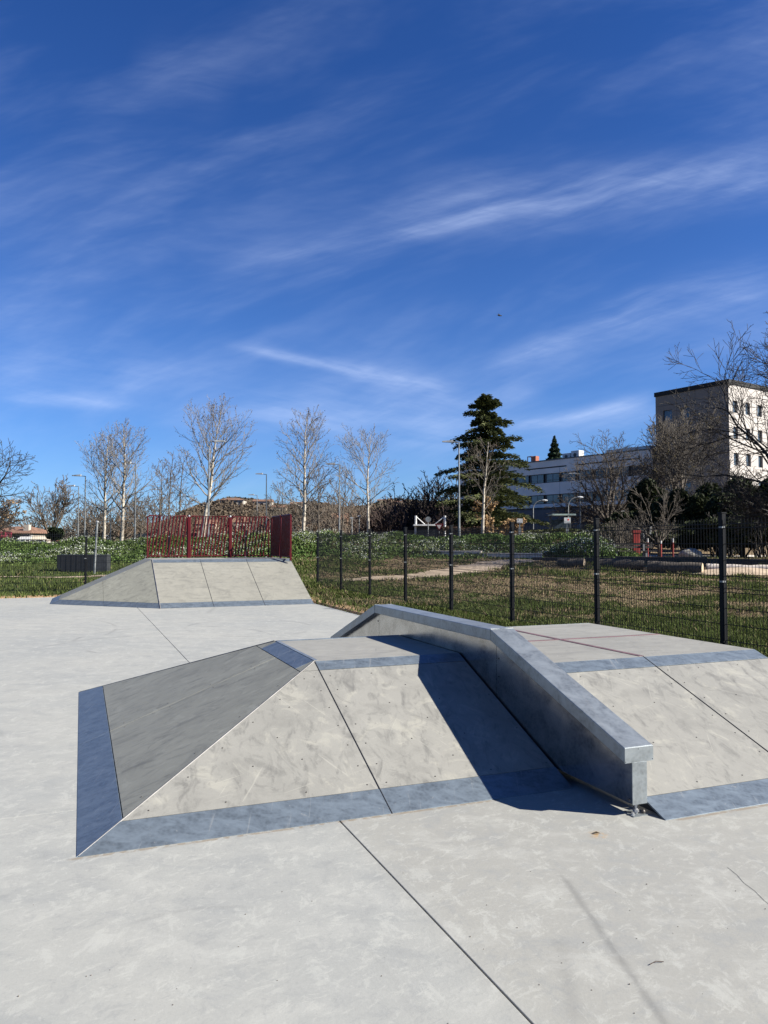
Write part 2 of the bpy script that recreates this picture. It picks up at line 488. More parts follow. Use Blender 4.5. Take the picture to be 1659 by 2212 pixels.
fibm = t.math('ADD', t.math('MULTIPLY', t.ramp(fib, .25, .8), .5), t.math('MULTIPLY', t.ramp(fib2, .25, .8), .5))
tot = t.math('ADD', tot, gen)
tot = t.math('MULTIPLY', tot, t.math('MULTIPLY_ADD', fibm, .75, .65))
tot = t.math('MULTIPLY', tot, t.ramp(fy, 0.05, .3))
tot = t.math('MINIMUM', tot, .75)
skyc = t.mix(tot, skb, CLOUDC)
t.l(skyc, bg.inputs['Color']); bg.inputs['Strength'].default_value = .05
scn.view_settings.view_transform = 'Standard'; scn.view_settings.look = 'None'; scn.view_settings.exposure = 1.35; scn.view_settings.gamma = 1
scn.render.engine = 'CYCLES'
w.cycles.sampling_method = 'MANUAL'; w.cycles.sample_map_resolution = 512
scn.cycles.max_bounces = 5; scn.cycles.diffuse_bounces = 3; scn.cycles.glossy_bounces = 3
scn.render.resolution_x = 768; scn.render.resolution_y = 1024

# ------------------------------------------------------------------ ground
def build_terrain():
    m, t, b = newmat('field_ground')
    P = t.n('ShaderNodeTexCoord').outputs['Object']
    n1 = t.noise(P, .22, 5, .6, .5); n2 = t.noise(P, 1.6, 7, .7, .4); n3 = t.noise(P, 14, 6, .7)
    green = t.mix(n3, (.018, .030, .007), (.075, .095, .028))
    dry = t.mix(n3, (.065, .047, .024), (.26, .19, .118))
    sep = t.n('ShaderNodeSeparateXYZ'); t.l(P, sep.inputs[0])
    s = t.math('ADD', t.math('MULTIPLY', n1, .6), t.math('MULTIPLY', n2, .5))
    # dry patches away from the fence
    dry_zone = t.math('SUBTRACT', t.math('MULTIPLY', t.ramp(sep.outputs[0], 8.5, 15), .20), t.math('MULTIPLY', t.ramp(sep.outputs[0], 7, 3), .3))
    far = t.ramp(sep.outputs[1], 46, 52)
    f = t.ramp(t.math('ADD', s, dry_zone), .50, .68)
    c = t.mix(f, green, dry)
    # sandy soil next to the slab
    e1 = t.math('MULTIPLY', t.math('MULTIPLY', t.ramp(sep.outputs[0], 6.25, 5.75), t.ramp(sep.outputs[1], 9, 13)), t.ramp(sep.outputs[1], 24.3, 23.6))
    e2 = t.math('MULTIPLY', t.ramp(sep.outputs[1], 24.3, 23.6), t.ramp(sep.outputs[0], 5.4, 5.2))
    e = t.math('ADD', e1, e2, clamp=True)
    e = t.math('MULTIPLY', e, t.ramp(n2, .3, .5), clamp=True)
    c = t.mix(e, c, t.mix(n3, (.22, .13, .065), (.42, .29, .17)))
    t.l(c, b.inputs['Base Color']); b.inputs['Roughness'].default_value = .95; b.inputs['Specular IOR Level'].default_value = .1
    bp = t.n('ShaderNodeBump', i_Strength=.8, i_Distance=.05); t.l(n3, bp.inputs['Height']); t.l(bp.outputs[0], b.inputs['Normal'])
    xs = np.unique(np.concatenate([np.linspace(-500, -40, 24), np.linspace(-40, 4, 60), np.linspace(4, 12, 41), np.linspace(12, 60, 110), np.linspace(60, 600, 36), [5.37, 5.54, 5.56]]))
    ys = np.unique(np.concatenate([np.linspace(-60, 0, 12), np.linspace(0, 22, 60), np.linspace(22, 60, 130), np.linspace(60, 600, 60), [23.19, 23.21]]))
    XX, YY = np.meshgrid(xs, ys)
    ZZ = terr(XX, YY)
    V = np.stack([XX, YY, ZZ], -1).reshape(-1, 3); nx, ny = len(xs), len(ys)
    i, j = np.meshgrid(np.arange(nx - 1), np.arange(ny - 1)); a = (j * nx + i).ravel()
    Fc = np.stack([a, a + 1, a + nx + 1, a + nx], -1)
    o = np_mesh('ground', V, Fc, m, smooth=True)
    tag(o, kind='structure')
build_terrain()

def build_slab():
    mb = MB()
    z0, g = -.12, .0035
    xj = 1.30
    def piece(x0, x1, y0, y1, sx0=0, sx1=0):
        # top polygon follows the slightly slanting joint
        mb.prism([(x0(y0), y0, 0), (x1(y0), y0, 0), (x1(y1), y1, 0), (x0(y1), y1, 0)], (0, 0, z0))
    J = lambda y: 1.345 - .0062 * y
    L = lambda y: -14.0
    R = lambda y: 5.37
    piece(L, lambda y: J(y) - g, -6, 4.705)
    piece(L, lambda y: J(y) - g, 4.7075, 23.0)
    piece(lambda y: J(y) + g, R, -6, 23.0)
    o = mb.build('concrete_slab', M_conc, bevel=.003); tag(o, kind='structure')
build_slab()
# hairline crack
mb = MB(); pts = [(2.80, 2.78), (2.775, 2.70), (2.74, 2.63), (2.72, 2.55), (2.685, 2.47), (2.66, 2.38), (2.60, 2.2), (2.585, 2.0)]
for (a, b_) in zip(pts[:-1], pts[1:]):
    mb.add([(a[0]-.001, a[1], .0012), (a[0]+.001, a[1], .0012), (b_[0]+.001, b_[1], .0012), (b_[0]-.001, b_[1], .0012)], [(0, 1, 2, 3)])
tag(mb.build('pavement_crack', M_core), kind='structure')

# path across the field
def build_path():
    row = []
    ctr = [(-12, 31.6, .5), (60, 31.8, .35), (215, 32.2, .35), (400, 32.5, .4), (655, 29.2, .9), (760, 30.2, 1.2), (870, 31.6, 1.3), (950, 33.4, 1.5), (1020, 36, 1.7), (1090, 39.5, 1.6), (1150, 42, 1.2), (1200, 43.0, .5)]
    C = [np.array(park((p - CX) / F_ * z, z)) for p, z, w_ in ctr]; W = [w_ for *_, w_ in ctr]
    pts = []; ws = []
    for i in range(len(C) - 1):
        for k in range(14):
            s = k / 14; pts.append(C[i] * (1 - s) + C[i+1] * s); ws.append(W[i] * (1 - s) + W[i+1] * s)
    V = []; Fc = []
    n = 6
    for i, p in enumerate(pts):
        tn = pts[min(i+1, len(pts)-1)] - pts[max(i-1, 0)]; tn = tn / np.linalg.norm(tn); nr = np.array([-tn[1], tn[0]])
        wl = ws[i] * (.5 + .3 * random.random()); wr = ws[i] * (.5 + .3 * random.random())
        for k in range(n):
            s = -wl + (wl + wr) * k / (n - 1)
            x, y = p + nr * s
            V.append((x, y, tz(x, y) + .022))
    for i in range(len(pts) - 1):
        for k in range(n - 1):
            a = i * n + k; Fc.append((a, a + 1, a + n + 1, a + n))
    tag(np_mesh('path', V, Fc, M_sand), kind='structure')
    return np.array(pts), np.array(ws)
PATH, PATHW = build_path()

# ------------------------------------------------------------------ ramps
TH_B = .010
def slab_piece(name, poly, mat, parent, gap=.003, thick=TH_B, lift=0):
    """board laid on the frame: polygon given counter-clockwise seen from outside"""
    p = inset(poly, gap)
    N = Vector((0, 0, 0))
    for i in range(len(p)): N += p[i].cross(p[(i+1) % len(p)])
    N.normalize()
    p = [q_ + N * lift for q_ in p]
    mb = MB().prism(p, -N * thick)
    return mb.build(name, mat, parent, bevel=.0012)

def face_cut(parent, poly, mat, cuts, strips):
    """cuts: list of (axis,val); strips: z ranges that are metal"""
    pieces = [(poly, mat, 'ramp_panel')]
    for zlo, zhi, rng in strips:
        out = []
        for p, m_, nm in pieces:
            if nm != 'ramp_panel': out.append((p, m_, nm)); continue
            lo = cut(p, 2, zlo, '<') if zlo > min(v[2] for v in p) + 1e-4 else []
            mid = cut(cut(p, 2, zlo, '>') if lo else p, 2, zhi, '<')
            hi = cut(p, 2, zhi, '>') if zhi < max(v[2] for v in p) - 1e-4 else []
            if len(lo) > 2: out.append((lo, mat, 'ramp_panel'))
            if len(hi) > 2: out.append((hi, mat, 'ramp_panel'))
            if len(mid) > 2:
                if rng:
                    ax, a, b = rng
                    l1 = cut(mid, ax, a, '<'); m1 = cut(cut(mid, ax, a, '>'), ax, b, '<'); r1 = cut(mid, ax, b, '>')
                    for q_ in (l1, r1):
                        if len(q_) > 2: out.append((q_, mat, 'ramp_panel'))
                    if len(m1) > 2: out.append((m1, M_strip, 'metal_strip'))
                else: out.append((mid, M_strip, 'metal_strip'))
        pieces = out
    for ax, v in cuts:
        out = []
        for p, m_, nm in pieces:
            cs = [q_[ax] for q_ in p]
            if min(cs) < v - .02 and max(cs) > v + .02:
                out.append((cut(p, ax, v, '<'), m_, nm)); out.append((cut(p, ax, v, '>'), m_, nm))
            else: out.append((p, m_, nm))
        pieces = out
    for p, m_, nm in pieces:
        # drop degenerate points
        q_ = []
        for v in p:
            if not q_ or (v - q_[-1]).length > .004: q_.append(v)
        if len(q_) > 2 and (q_[0] - q_[-1]).length < .004: q_.pop()
        if len(q_) < 3: continue
        slab_piece(nm, q_, m_, parent, .0022 if nm == 'metal_strip' else .003, lift=.0 if nm == 'ramp_panel' else .0015)

screw_me = None
def screw(parent, p, N):
    global screw_me
    if screw_me is None:
        mb = MB().cyl((0, 0, -.003), .0042, .0040, 10); o = mb.build('screw', M_screw); screw_me = o.data; bpy.data.objects.remove(o)
    o = bpy.data.objects.new('screw', screw_me); COL.objects.link(o); o.parent = parent
    o.location = p; o.rotation_euler = Vector(N).to_track_quat('Z', 'Y').to_euler()

def trim(parent, a, b, w_=.008, lift=.002, mat=None):
    a = Vector(a); b = Vector(b)
    MB().tube([a + Vector((0,0,lift)), b + Vector((0,0,lift))], w_ / 2, 6).build('edge_trim', mat or M_trim, parent)

# ---- funbox one (left)
def box_one():
    r = empty('skate_funbox', (0, 0, 0), 0, 'low pyramid shaped funbox with grey boards and blue-grey metal edges left of the grind ledge', 'skate ramp')
    h = .62; x1 = 1.625; xe = 2.82; y0 = 4.0; ya = 5.53; yb = 6.79; ye = 8.35
    e = .012
    core = MB()
    V = [(e, y0+e, -.0), (xe-.02, y0+e, 0), (xe-.02, ye-e, 0), (e, ye-e, 0), (x1, ya, h-e*1.3), (xe-.02, ya, h-e*1.3), (xe-.02, yb, h-e*1.3), (x1, yb, h-e*1.3)]
    core.add([(v[0], v[1], max(v[2], 0.0) - (.0)) for v in V], [(0,3,2,1), (4,5,6,7), (0,1,5,4), (1,2,6,5), (2,3,7,6), (3,0,4,7)])
    o = core.build('frame', M_core, r); o.location.z = -.004
    front = [Vector(p) for p in ((0, y0, 0), (xe, y0, 0), (xe, ya, h), (x1, ya, h))]
    left = [Vector(p) for p in ((0, ye, 0), (0, y0, 0), (x1, ya, h), (x1, yb, h))]
    back = [Vector(p) for p in ((xe, ye, 0), (0, ye, 0), (x1, yb, h), (xe, yb, h))]
    topf = [Vector(p) for p in ((x1, ya, h), (xe, ya, h), (xe, yb, h), (x1, yb, h))]
    face_cut(r, front, M_front, [(0, x1)], [(0, .079, None), (.572, h, (0, x1, xe))])
    face_cut(r, left, M_left, [(1, 6.17)], [(0, .084, None), (.567, h, (1, 5.56, 6.72))])
    face_cut(r, back, M_front, [(0, x1)], [(0, .079, None), (.572, h, (0, x1, xe))])
    face_cut(r, topf, M_top, [], [])
    slab_piece('metal_strip', [Vector(p) for p in ((x1+.002, ya+.03, h), (x1+.035, ya+.03, h), (x1+.035, yb-.03, h), (x1+.002, yb-.03, h))], M_cap, r, .001, .004, .0035)
    slab_piece('metal_strip', [Vector(p) for p in ((x1+.002, yb-.045, h), (xe, yb-.045, h), (xe, yb-.002, h), (x1+.002, yb-.002, h))], M_strip, r, .001, .004, .0035)
    trim(r, (0.01, y0+.01, 0.0), (x1, ya, h), .008)
    trim(r, (x1, y0+.0, 0.0), (x1, ya, h), .008, .001, M_core)
    trim(r, (0.01, ye-.01, 0.0), (x1, yb, h), .012)
    sl_ = math.hypot(ya-y0, h); nf = Vector((0, -h, ya-y0)).normalized()
    def fp(x, s): return Vector((x, y0 + (ya-y0)*s, h*s)) + nf*.0015
    for s in (.155, .26, .385, .51, .635, .76, .87):
        for x in (x1+.06, ): screw(r, fp(x, s), nf)
        if s*x1 < x1-.12: screw(r, fp(x1-.06, s), nf)
    for x in (2.0, 2.38, 2.78):
        for s in (.155, .385, .635, .87): screw(r, fp(x, s), nf)
    for s in (.26, .51, .76): screw(r, fp(2.2, s), nf)
    for s in (.16, .30, .44, .58, .72, .86):
        screw(r, fp(x1*s + .09, s), nf)
    for x, s in ((.75, .155), (1.2, .155), (.95, .32), (1.15, .47), (1.3, .66), (1.25, .33)): screw(r, fp(x, s), nf)
    nl = Vector((-h, 0, x1)).normalized()
    for s in (.2, .4, .6, .8):
        for y in (y0 + (ya-y0)*s + .1, 6.1, 6.24): screw(r, Vector((x1*s, y, h*s)) + nl*.0015, nl)
box_one()

# ---- funbox two (right)
def box_two():
    r = empty('skate_funbox', (0, 0, 0), 0, 'wide funbox right of the grind ledge with brown cross joints on its flat top', 'skate ramp')
    h = .6; x0 = 2.955; xs = 4.14; xe = 5.30; y0 = 3.36; ya = 4.93; yb = 7.19; ye = 8.76; e = .012
    core = MB().prism([(x0+.03, y0+.03, 0), (x0+.03, ya, h-.016), (x0+.03, yb, h-.016), (x0+.03, ye-.03, 0)], (xe-x0-.045, 0, 0))
    core.build('frame', M_core, r)
    front = [Vector(p) for p in ((x0, y0, 0), (xe, y0, 0), (xe, ya, h), (x0, ya, h))]
    back = [Vector(p) for p in ((xe, ye, 0), (x0, ye, 0), (x0, yb, h), (xe, yb, h))]
    topf = [Vector(p) for p in ((x0, ya, h), (xe, ya, h), (xe, yb, h), (x0, yb, h))]
    face_cut(r, front, M_front, [(0, xs)], [(0, .070, None), (.545, h, (0, x0, xe))])
    face_cut(r, back, M_front, [(0, xs)], [(0, .070, None), (.545, h, (0, x0, xe))])
    face_cut(r, topf, M_top, [(0, xs), (1, 6.07)], [])
    trim(r, (xs, y0, 0), (xs, ya, h), .008, .001, M_core)
    for a, b in (((xs-.024, ya+.02), (xs+.024, yb-.03)), ((x0+.01, 6.045), (xs-.026, 6.09)), ((xs+.026, 6.045), (xe-.01, 6.09))):
        slab_piece('joint_cover', [Vector((a[0], a[1], h)), Vector((b[0], a[1], h)), Vector((b[0], b[1], h)), Vector((a[0], b[1], h))], M_maroon, r, .001, .005, .004)
    nf = Vector((0, -h, ya-y0)).normalized()
    def fp(x, s): return Vector((x, y0 + (ya-y0)*s, h*s)) + nf*.0015
    for x in (3.02, xs-.06, xs+.06, xe-.05):
        for s in (.15, .26, .385, .51, .635, .76, .87): screw(r, fp(x, s), nf)
    for x in (3.4, 3.75, 4.5, 4.9):
        for s in (.15, .385, .635, .87): screw(r, fp(x, s), nf)
box_two()

# ---- grind ledge
def ledge():
    r = empty('grind_ledge', (2.88, 6, 0), 0, 'galvanised steel grind ledge rising and falling between the two low funboxes', 'grind ledge')
    yf, zf, y1, zt, y2, yb = 3.472, .377, 4.947, .868, 7.32, 8.80
    top = [(yf, zf), (y1, zt), (y2, zt), (yb, zf)]
    ct = .082
    xl, xr, bl, br = 2.78, 2.972, 2.83, 2.926
    L = lambda v: (v[0]-2.88, v[1]-6, v[2])
    def prof(o1, o2, x0, x1, ya_=yf, yb_=yb):
        a = [(y, z - o1) for y, z in top]; b = [(y, z - o2) for y, z in top]
        return a, b
    # cap: one bent box section with wrapped sides
    a, b = prof(0, ct, xl, xr)
    poly = [L((xl, y, z)) for y, z in a] + [L((xl, y, z)) for y, z in b[::-1]]
    mb = MB()
    n = 4
    vs = [L((x, y, z)) for x in (xl, xr) for y, z in a + b]
    fs = []
    for i in range(3):
        fs += [(i, i+8, i+9, i+1), (4+i, 5+i, 13+i, 12+i), (i, i+1, i+5, i+4), (8+i, 12+i, 13+i, 9+i)]
    fs += [(0, 4, 12, 8), (3, 11, 15, 7)]
    mb.add(vs, fs); mb.build('cap', M_cap, r, bevel=.004)
    # body sheets in three lengths, with an end plate
    zb = .066
    zc = lambda y: np.interp(y, [p[0] for p in top], [p[1] - ct - .001 for p in top])
    for (s0, s1) in ((yf+.004, y1-.0025), (y1+.0025, y2-.0025), (y2+.0025, yb-.004)):
        mb = MB().prism([L((bl, s0, zb)), L((bl, s1, zb)), L((bl, s1, zc(s1))), L((bl, s0, zc(s0)))], (br-bl, 0, 0))
        mb.build('side_sheet', M_sheet, r)
    MB().box(L((bl+.006, yf+.02, zb+.01)), L((br-.006, yb-.02, .28))).build('inner_frame', M_core, r)
    for y in (yf, ):
        MB().box(L((bl-.002, yf-.003, zb-.003)), L((br+.002, yf+.003, zf-ct-.001))).build('end_plate', M_cap, r, bevel=.0015)
        MB().box(L((xl-.001, yf-.0035, zf-ct-.002)), L((xr+.001, yf+.0005, zf-.001))).build('cap_end_plate', M_cap, r, bevel=.0012)
        for x, z in ((xl+.004, zf-ct+.006), (xr-.006, zf-ct+.008), (xl+.09, zf-.012)):
            MB().cyl(L((x, yf-.0045, z)), .0026, .002, 8, 'y').build('drain_hole', M_core, r)
    # bolts on the side sheets
    for y, z in ((y1-.03, .53), (y1-.03, .66), (y2+.03, .70), (yf+.03, .085)):
        MB().cyl(L((bl-.004, y, z)), .007, .005, 8, 'x').build('bolt', M_screw, r)
    for y, z in ((y1, zt), (y2, zt)):
        MB().tube([L((xl-.001, y, z-ct*.97)), L((xl-.001, y, z-.004)), L((xl+.004, y, z+.0015)), L((xr-.004, y, z+.0015)), L((xr+.001, y, z-.004))], .0017, 6).build('weld_bead', M_cap, r)
    # levelling foot
    def foot(y):
        f = MB().tube([(0, y-6, .0), (0, y-6, .068)], .009, 10).build('foot', M_clampm, r)
        MB().tube([(0, y-6, .012), (0, y-6, .026)], .017, 6).build('nut', M_clampm, f)
        MB().tube([(0, y-6, .05), (0, y-6, .062)], .015, 6).build('nut', M_clampm, f)
        MB().box((-.052, y-6-.045, .0), (.052, y-6+.05, .005)).build('foot_plate', M_cap, f)
        MB().tube([(-.036, y-6-.018, .003), (-.036, y-6-.018, .018)], .008, 8).build('anchor_bolt', M_clampm, f)
        MB().ball((.034, y-6-.02, .014), .012, 8, 5).build('anchor_bolt', M_screw, f, smooth=True)
    foot(yf+.035); foot(yb-.05)
ledge()

# ---- far bank ramp
def far_ramp():
    r = empty('bank_ramp', (0, 0, 0), 0, 'tall grey bank ramp carrying the red railing at the back of the slab', 'skate ramp')
    h = 1.06; y0 = 18.15; ya = 20.5; yb = 22.5; xl = 1.70; xe = 5.32; bx = -.69; by = 20.45; s2, s3 = 2.905, 4.11
    mb = MB()
    e = .02
    V = [(xl, y0+e, 0), (xe-.01, y0+e, 0), (xe-.01, yb, 0), (bx+e, yb, 0), (bx+e, by+e*.5, 0), (xl, ya, h-e), (xe-.01, ya, h-e), (xe-.01, yb, h-e), (xl, yb, h-e)]
    mb.add(V, [(0,1,6,5), (1,2,7,6), (2,3,8,7), (3,4,5,8), (4,0,5), (5,6,7,8), (4,3,2,1,0)])
    mb.build('frame', M_sheet, r)
    front = [Vector(p) for p in ((xl, y0, 0), (xe, y0, 0), (xe, ya, h), (xl, ya, h))]
    diag = [Vector(p) for p in ((bx, by, 0), (xl, y0, 0), (xl, ya, h))]
    side = [Vector(p) for p in ((bx, yb, 0), (bx, by, 0), (xl, ya, h), (xl, yb, h))]
    face_cut(r, front, M_farf, [(0, s2), (0, s3)], [(0, .105, None), (.985, h, None)])
    face_cut(r, diag, M_left, [(0, .52)], [(0, .105, None)])
    face_cut(r, side, M_left, [], [(0, .09, None)])
    slab_piece('deck_panel', [Vector(p) for p in ((xl, ya, h), (xe, ya, h), (xe, yb, h), (xl, yb, h))], M_top, r)
    trim(r, (xl, y0, 0), (xl, ya, h), .02)
    for s in (s2, s3): trim(r, (s, y0, 0), (s, ya, h), .012, 0, M_core)
far_ramp()

# ---- red guard railing
def guard():
    r = empty('guard_railing', (0, 0, 1.06), 0, 'dark red steel guard railing with slanted bars along two sides of the tall bank ramp', 'railing')
    zb, zt = .055, 1.19
    def panel(p0, p1, nb):
        p0 = Vector((*p0, 0)); p1 = Vector((*p1, 0)); d = (p1 - p0); L = d.length; d.normalize()
        q_ = lambda s, z: p0 + d * s + Vector((0, 0, z))
        c = .05
        pts = [q_(0, 0), q_(0, zt - c), q_(c, zt), q_(L - c, zt), q_(L, zt - c), q_(L, 0)]
        f = MB().tube(pts, .021, 8).tube([q_(0, zb), q_(L, zb)], .019, 8).build('rail_frame', M_red, r, smooth=False)
        lean = .15
        for k in range(nb):
            s0 = .015 + (L - lean - .03) * k / (nb - 1) if nb > 1 else L/2
            MB().tube([q_(s0, zb), q_(s0 + lean, zt)], .021, 6).build('bar', M_red, r)
    W = (5.20 - 1.69) / 3
    for i in range(3):
        panel((1.69 + W * i + .035, 22.42), (1.69 + W * (i + 1) - .035, 22.42), 11)
    for i in (1, 2):
        MB().box((1.69 + W * i - .032, 22.39, 0), (1.69 + W * i + .032, 22.45, 1.16)).build('post', M_red, r)
        MB().ball((1.69 + W * i, 22.42, 1.19), .035, 8, 5).build('post_cap', M_clampm, r)
    panel((5.25, 22.38), (5.25, 21.32), 14); panel((5.25, 21.26), (5.25, 20.18), 14)
    for y in (20.18, 21.29, 22.42):
        MB().box((5.227, y - .025, -.05), (5.273, y + .025, 1.17)).build('post', M_red, r)
guard()

# ------------------------------------------------------------------ mesh fences
def fence(label, pts):
    r = empty('mesh_fence', (*pts[0], 0), 0, label, 'fence')
    ox, oy = pts[0]
    wires_r = .0042
    for i, (x, y) in enumerate(pts):
        g = tz(x, y)
        p = MB().box((x-ox-.033, y-oy-.033, g-.1), (x-ox+.033, y-oy+.033, g+1.86)).build('post', M_post, r, bevel=.006)
        MB().box((x-ox-.039, y-oy-.039, g+1.862), (x-ox+.039, y-oy+.039, g+1.88)).build('post_cap', M_post, p)
        for z in (.25, 1.0, 1.68):
            MB().box((x-ox-.042, y-oy-.041, g+z), (x-ox+.014, y-oy+.014, g+z+.022)).build('clamp', M_pole if z > .5 else M_post, p)
    for (a, b) in zip(pts[:-1], pts[1:]):
        a = Vector(a); b = Vector(b); d = b - a; L = d.length; d /= L
        S = []
        ga, gb = tz(*a), tz(*b)
        n = int(L / .05)
        for k in range(1, n):
            p = a + d * (L * k / n); g = ga + (gb - ga) * k / n
            S.append((p.x-ox, p.y-oy, g+.05, p.x-ox, p.y-oy, g+1.80, wires_r, wires_r))
        for z in (.08, .28, .48, .68, .88, .93, 1.08, 1.28, 1.48, 1.68, 1.73):
            S.append((a.x-ox, a.y-oy, ga+z, b.x-ox, b.y-oy, gb+z, wires_r*1.15, wires_r*1.15))
        segs('mesh_panel', np.array(S), M_wire, r, 4)

def segs(name, S, mat, parent=None, n=3, smooth=False, col=None):
    S = np.asarray(S, float)
    p0, p1, r0, r1 = S[:, 0:3], S[:, 3:6], S[:, 6], S[:, 7]
    d = p1 - p0; L = np.linalg.norm(d, axis=1, keepdims=True); d = d / np.maximum(L, 1e-9)
    ref = np.where(np.abs(d[:, 2:3]) < .9, np.array([[0, 0, 1.]]), np.array([[1., 0, 0]]))
    a = np.cross(d, ref); a /= np.linalg.norm(a, axis=1, keepdims=True); b = np.cross(d, a)
    N = len(S); V = np.zeros((N, 2 * n, 3))
    for k in range(n):
        an = 2 * math.pi * k / n
        o = a * math.cos(an) + b * math.sin(an)
        V[:, k] = p0 + o * r0[:, None]; V[:, n + k] = p1 + o * r1[:, None]
    base = (np.arange(N) * 2 * n)[:, None]
    Fc = np.concatenate([np.stack([base[:, 0] + k, base[:, 0] + (k+1) % n, base[:, 0] + n + (k+1) % n, base[:, 0] + n + k], -1) for k in range(n)])
    c = None
    if col is not None: c = np.repeat(col, 2 * n, axis=0)
    return np_mesh(name, V.reshape(-1, 3), Fc, mat, parent, c, smooth)

fence('dark green-grey wire mesh fence running along the right side of the slab toward the railing', [(7.5, 25.2 - 2.537 * k) for k in range(0, 11)])
fence('dark wire mesh fence across the back of the slab behind the red railing', [(7.5 - 2.45 * k, 25.25) for k in range(1, 6)] )

# ------------------------------------------------------------------ grass
def vnoise(x, y, s, seed=0):
    """cheap smooth noise 0..1"""
    r = np.random.default_rng(seed); T = r.random((256, 256))
    X = x * s; Y = y * s; xi = np.floor(X).astype(int); yi = np.floor(Y).astype(int); fx_ = X - xi; fy_ = Y - yi
    fx_ = fx_ * fx_ * (3 - 2 * fx_); fy_ = fy_ * fy_ * (3 - 2 * fy_)
    g = lambda i, j: T[i % 256, j % 256]
    return (g(xi, yi) * (1-fx_) + g(xi+1, yi) * fx_) * (1-fy_) + (g(xi, yi+1) * (1-fx_) + g(xi+1, yi+1) * fx_) * fy_

def path_dist(x, y):
    d = np.full(len(x), 1e9)
    for p, w_ in zip(PATH[::3], PATHW[::3]):
        d = np.minimum(d, np.hypot(x - p[0], y - p[1]) - w_ * .6)
    return d

def build_grass():
    N = 520000
    u = RNG.uniform(-.62, .62, N); d = np.exp(RNG.uniform(math.log(5.5), math.log(46), N))
    x, y = park(u * d, d)
    nz = .6 * vnoise(x, y, .45, 1) + .4 * vnoise(x, y, 1.7, 2)
    dryzone = sst(8.5, 15, x) * .20 - sst(-7, -3, -x) * .3
    green = 1 - sst(.50, .68, nz * 1.0 + dryzone)
    keep = ~((x < 5.42) & (y < 23.05))
    keep &= path_dist(x, y) > -.02 + RNG.uniform(-.1, .25, N)
    edge = ((x < 6.1) & (y > 11)) | ((y < 24.0) & (x < 5.4))
    keep &= ~(edge & (RNG.random(N) < .8))
    keep &= RNG.random(N) < (.50 + .50 * green)
    x, y, d, green, nz = x[keep], y[keep], d[keep], green[keep], nz[keep]
    n = len(x); z = terr(x, y)
    hgt = (.030 + .0016 * d) * RNG.uniform(.5, 1.5, n) * (1 + 1.1 * (vnoise(x, y, .9, 5) > .68)) * (.6 + .5 * green)
    wd = (.0032 + .00075 * d) * RNG.uniform(.6, 1.4, n)
    an = RNG.uniform(0, 2*math.pi, n); ln = RNG.uniform(0, 1.1, n); la = RNG.uniform(0, 2*math.pi, n)
    base = np.stack([x, y, z - .005], -1)
    w_ = np.stack([np.cos(an), np.sin(an), np.zeros(n)], -1) * wd[:, None]
    tip = base + np.stack([np.cos(la) * ln * hgt, np.sin(la) * ln * hgt, hgt], -1)
    V = np.stack([base - w_, base + w_, tip], 1).reshape(-1, 3)
    Fc = np.arange(n * 3).reshape(-1, 3)
    g1 = np.array([.060, .088, .019]); g2 = np.array([.105, .125, .040]); dr = np.array([.25, .195, .115])
    a = RNG.random((n, 1)); c = g1 * (1 - a) + g2 * a
    isdry = (RNG.random((n, 1)) > (.25 + .70 * green[:, None]))
    c = np.where(isdry, dr * RNG.uniform(.30, 1.1, (n, 1)), c * RNG.uniform(.35, 1.2, (n, 1)))
    tag(np_mesh('grass', V, Fc, M_grass, col=np.repeat(c, 3, 0)), 'short patchy green and dry grass covering the field around the slab', 'grass', kind='stuff')
build_grass()

def leafquads(C, size, rng, flat=0.0):
    n = len(C)
    a = rng.normal(size=(n, 3)); a /= np.linalg.norm(a, axis=1, keepdims=True)
    b = rng.normal(size=(n, 3)); b[:, 2] *= (1 - flat); a[:, 2] *= (1 - flat)
    b -= a * np.sum(a * b, 1, keepdims=True) / np.sum(a * a, 1, keepdims=True); b /= np.maximum(np.linalg.norm(b, axis=1, keepdims=True), 1e-6)
    s = (size * rng.uniform(.6, 1.4, n))[:, None] if not hasattr(size, 'shape') else size[:, None]
    V = np.stack([C - a*s, C + b*s*.5, C + a*s, C - b*s*.5], 1).reshape(-1, 3)
    return V, np.arange(n * 4).reshape(-1, 4)

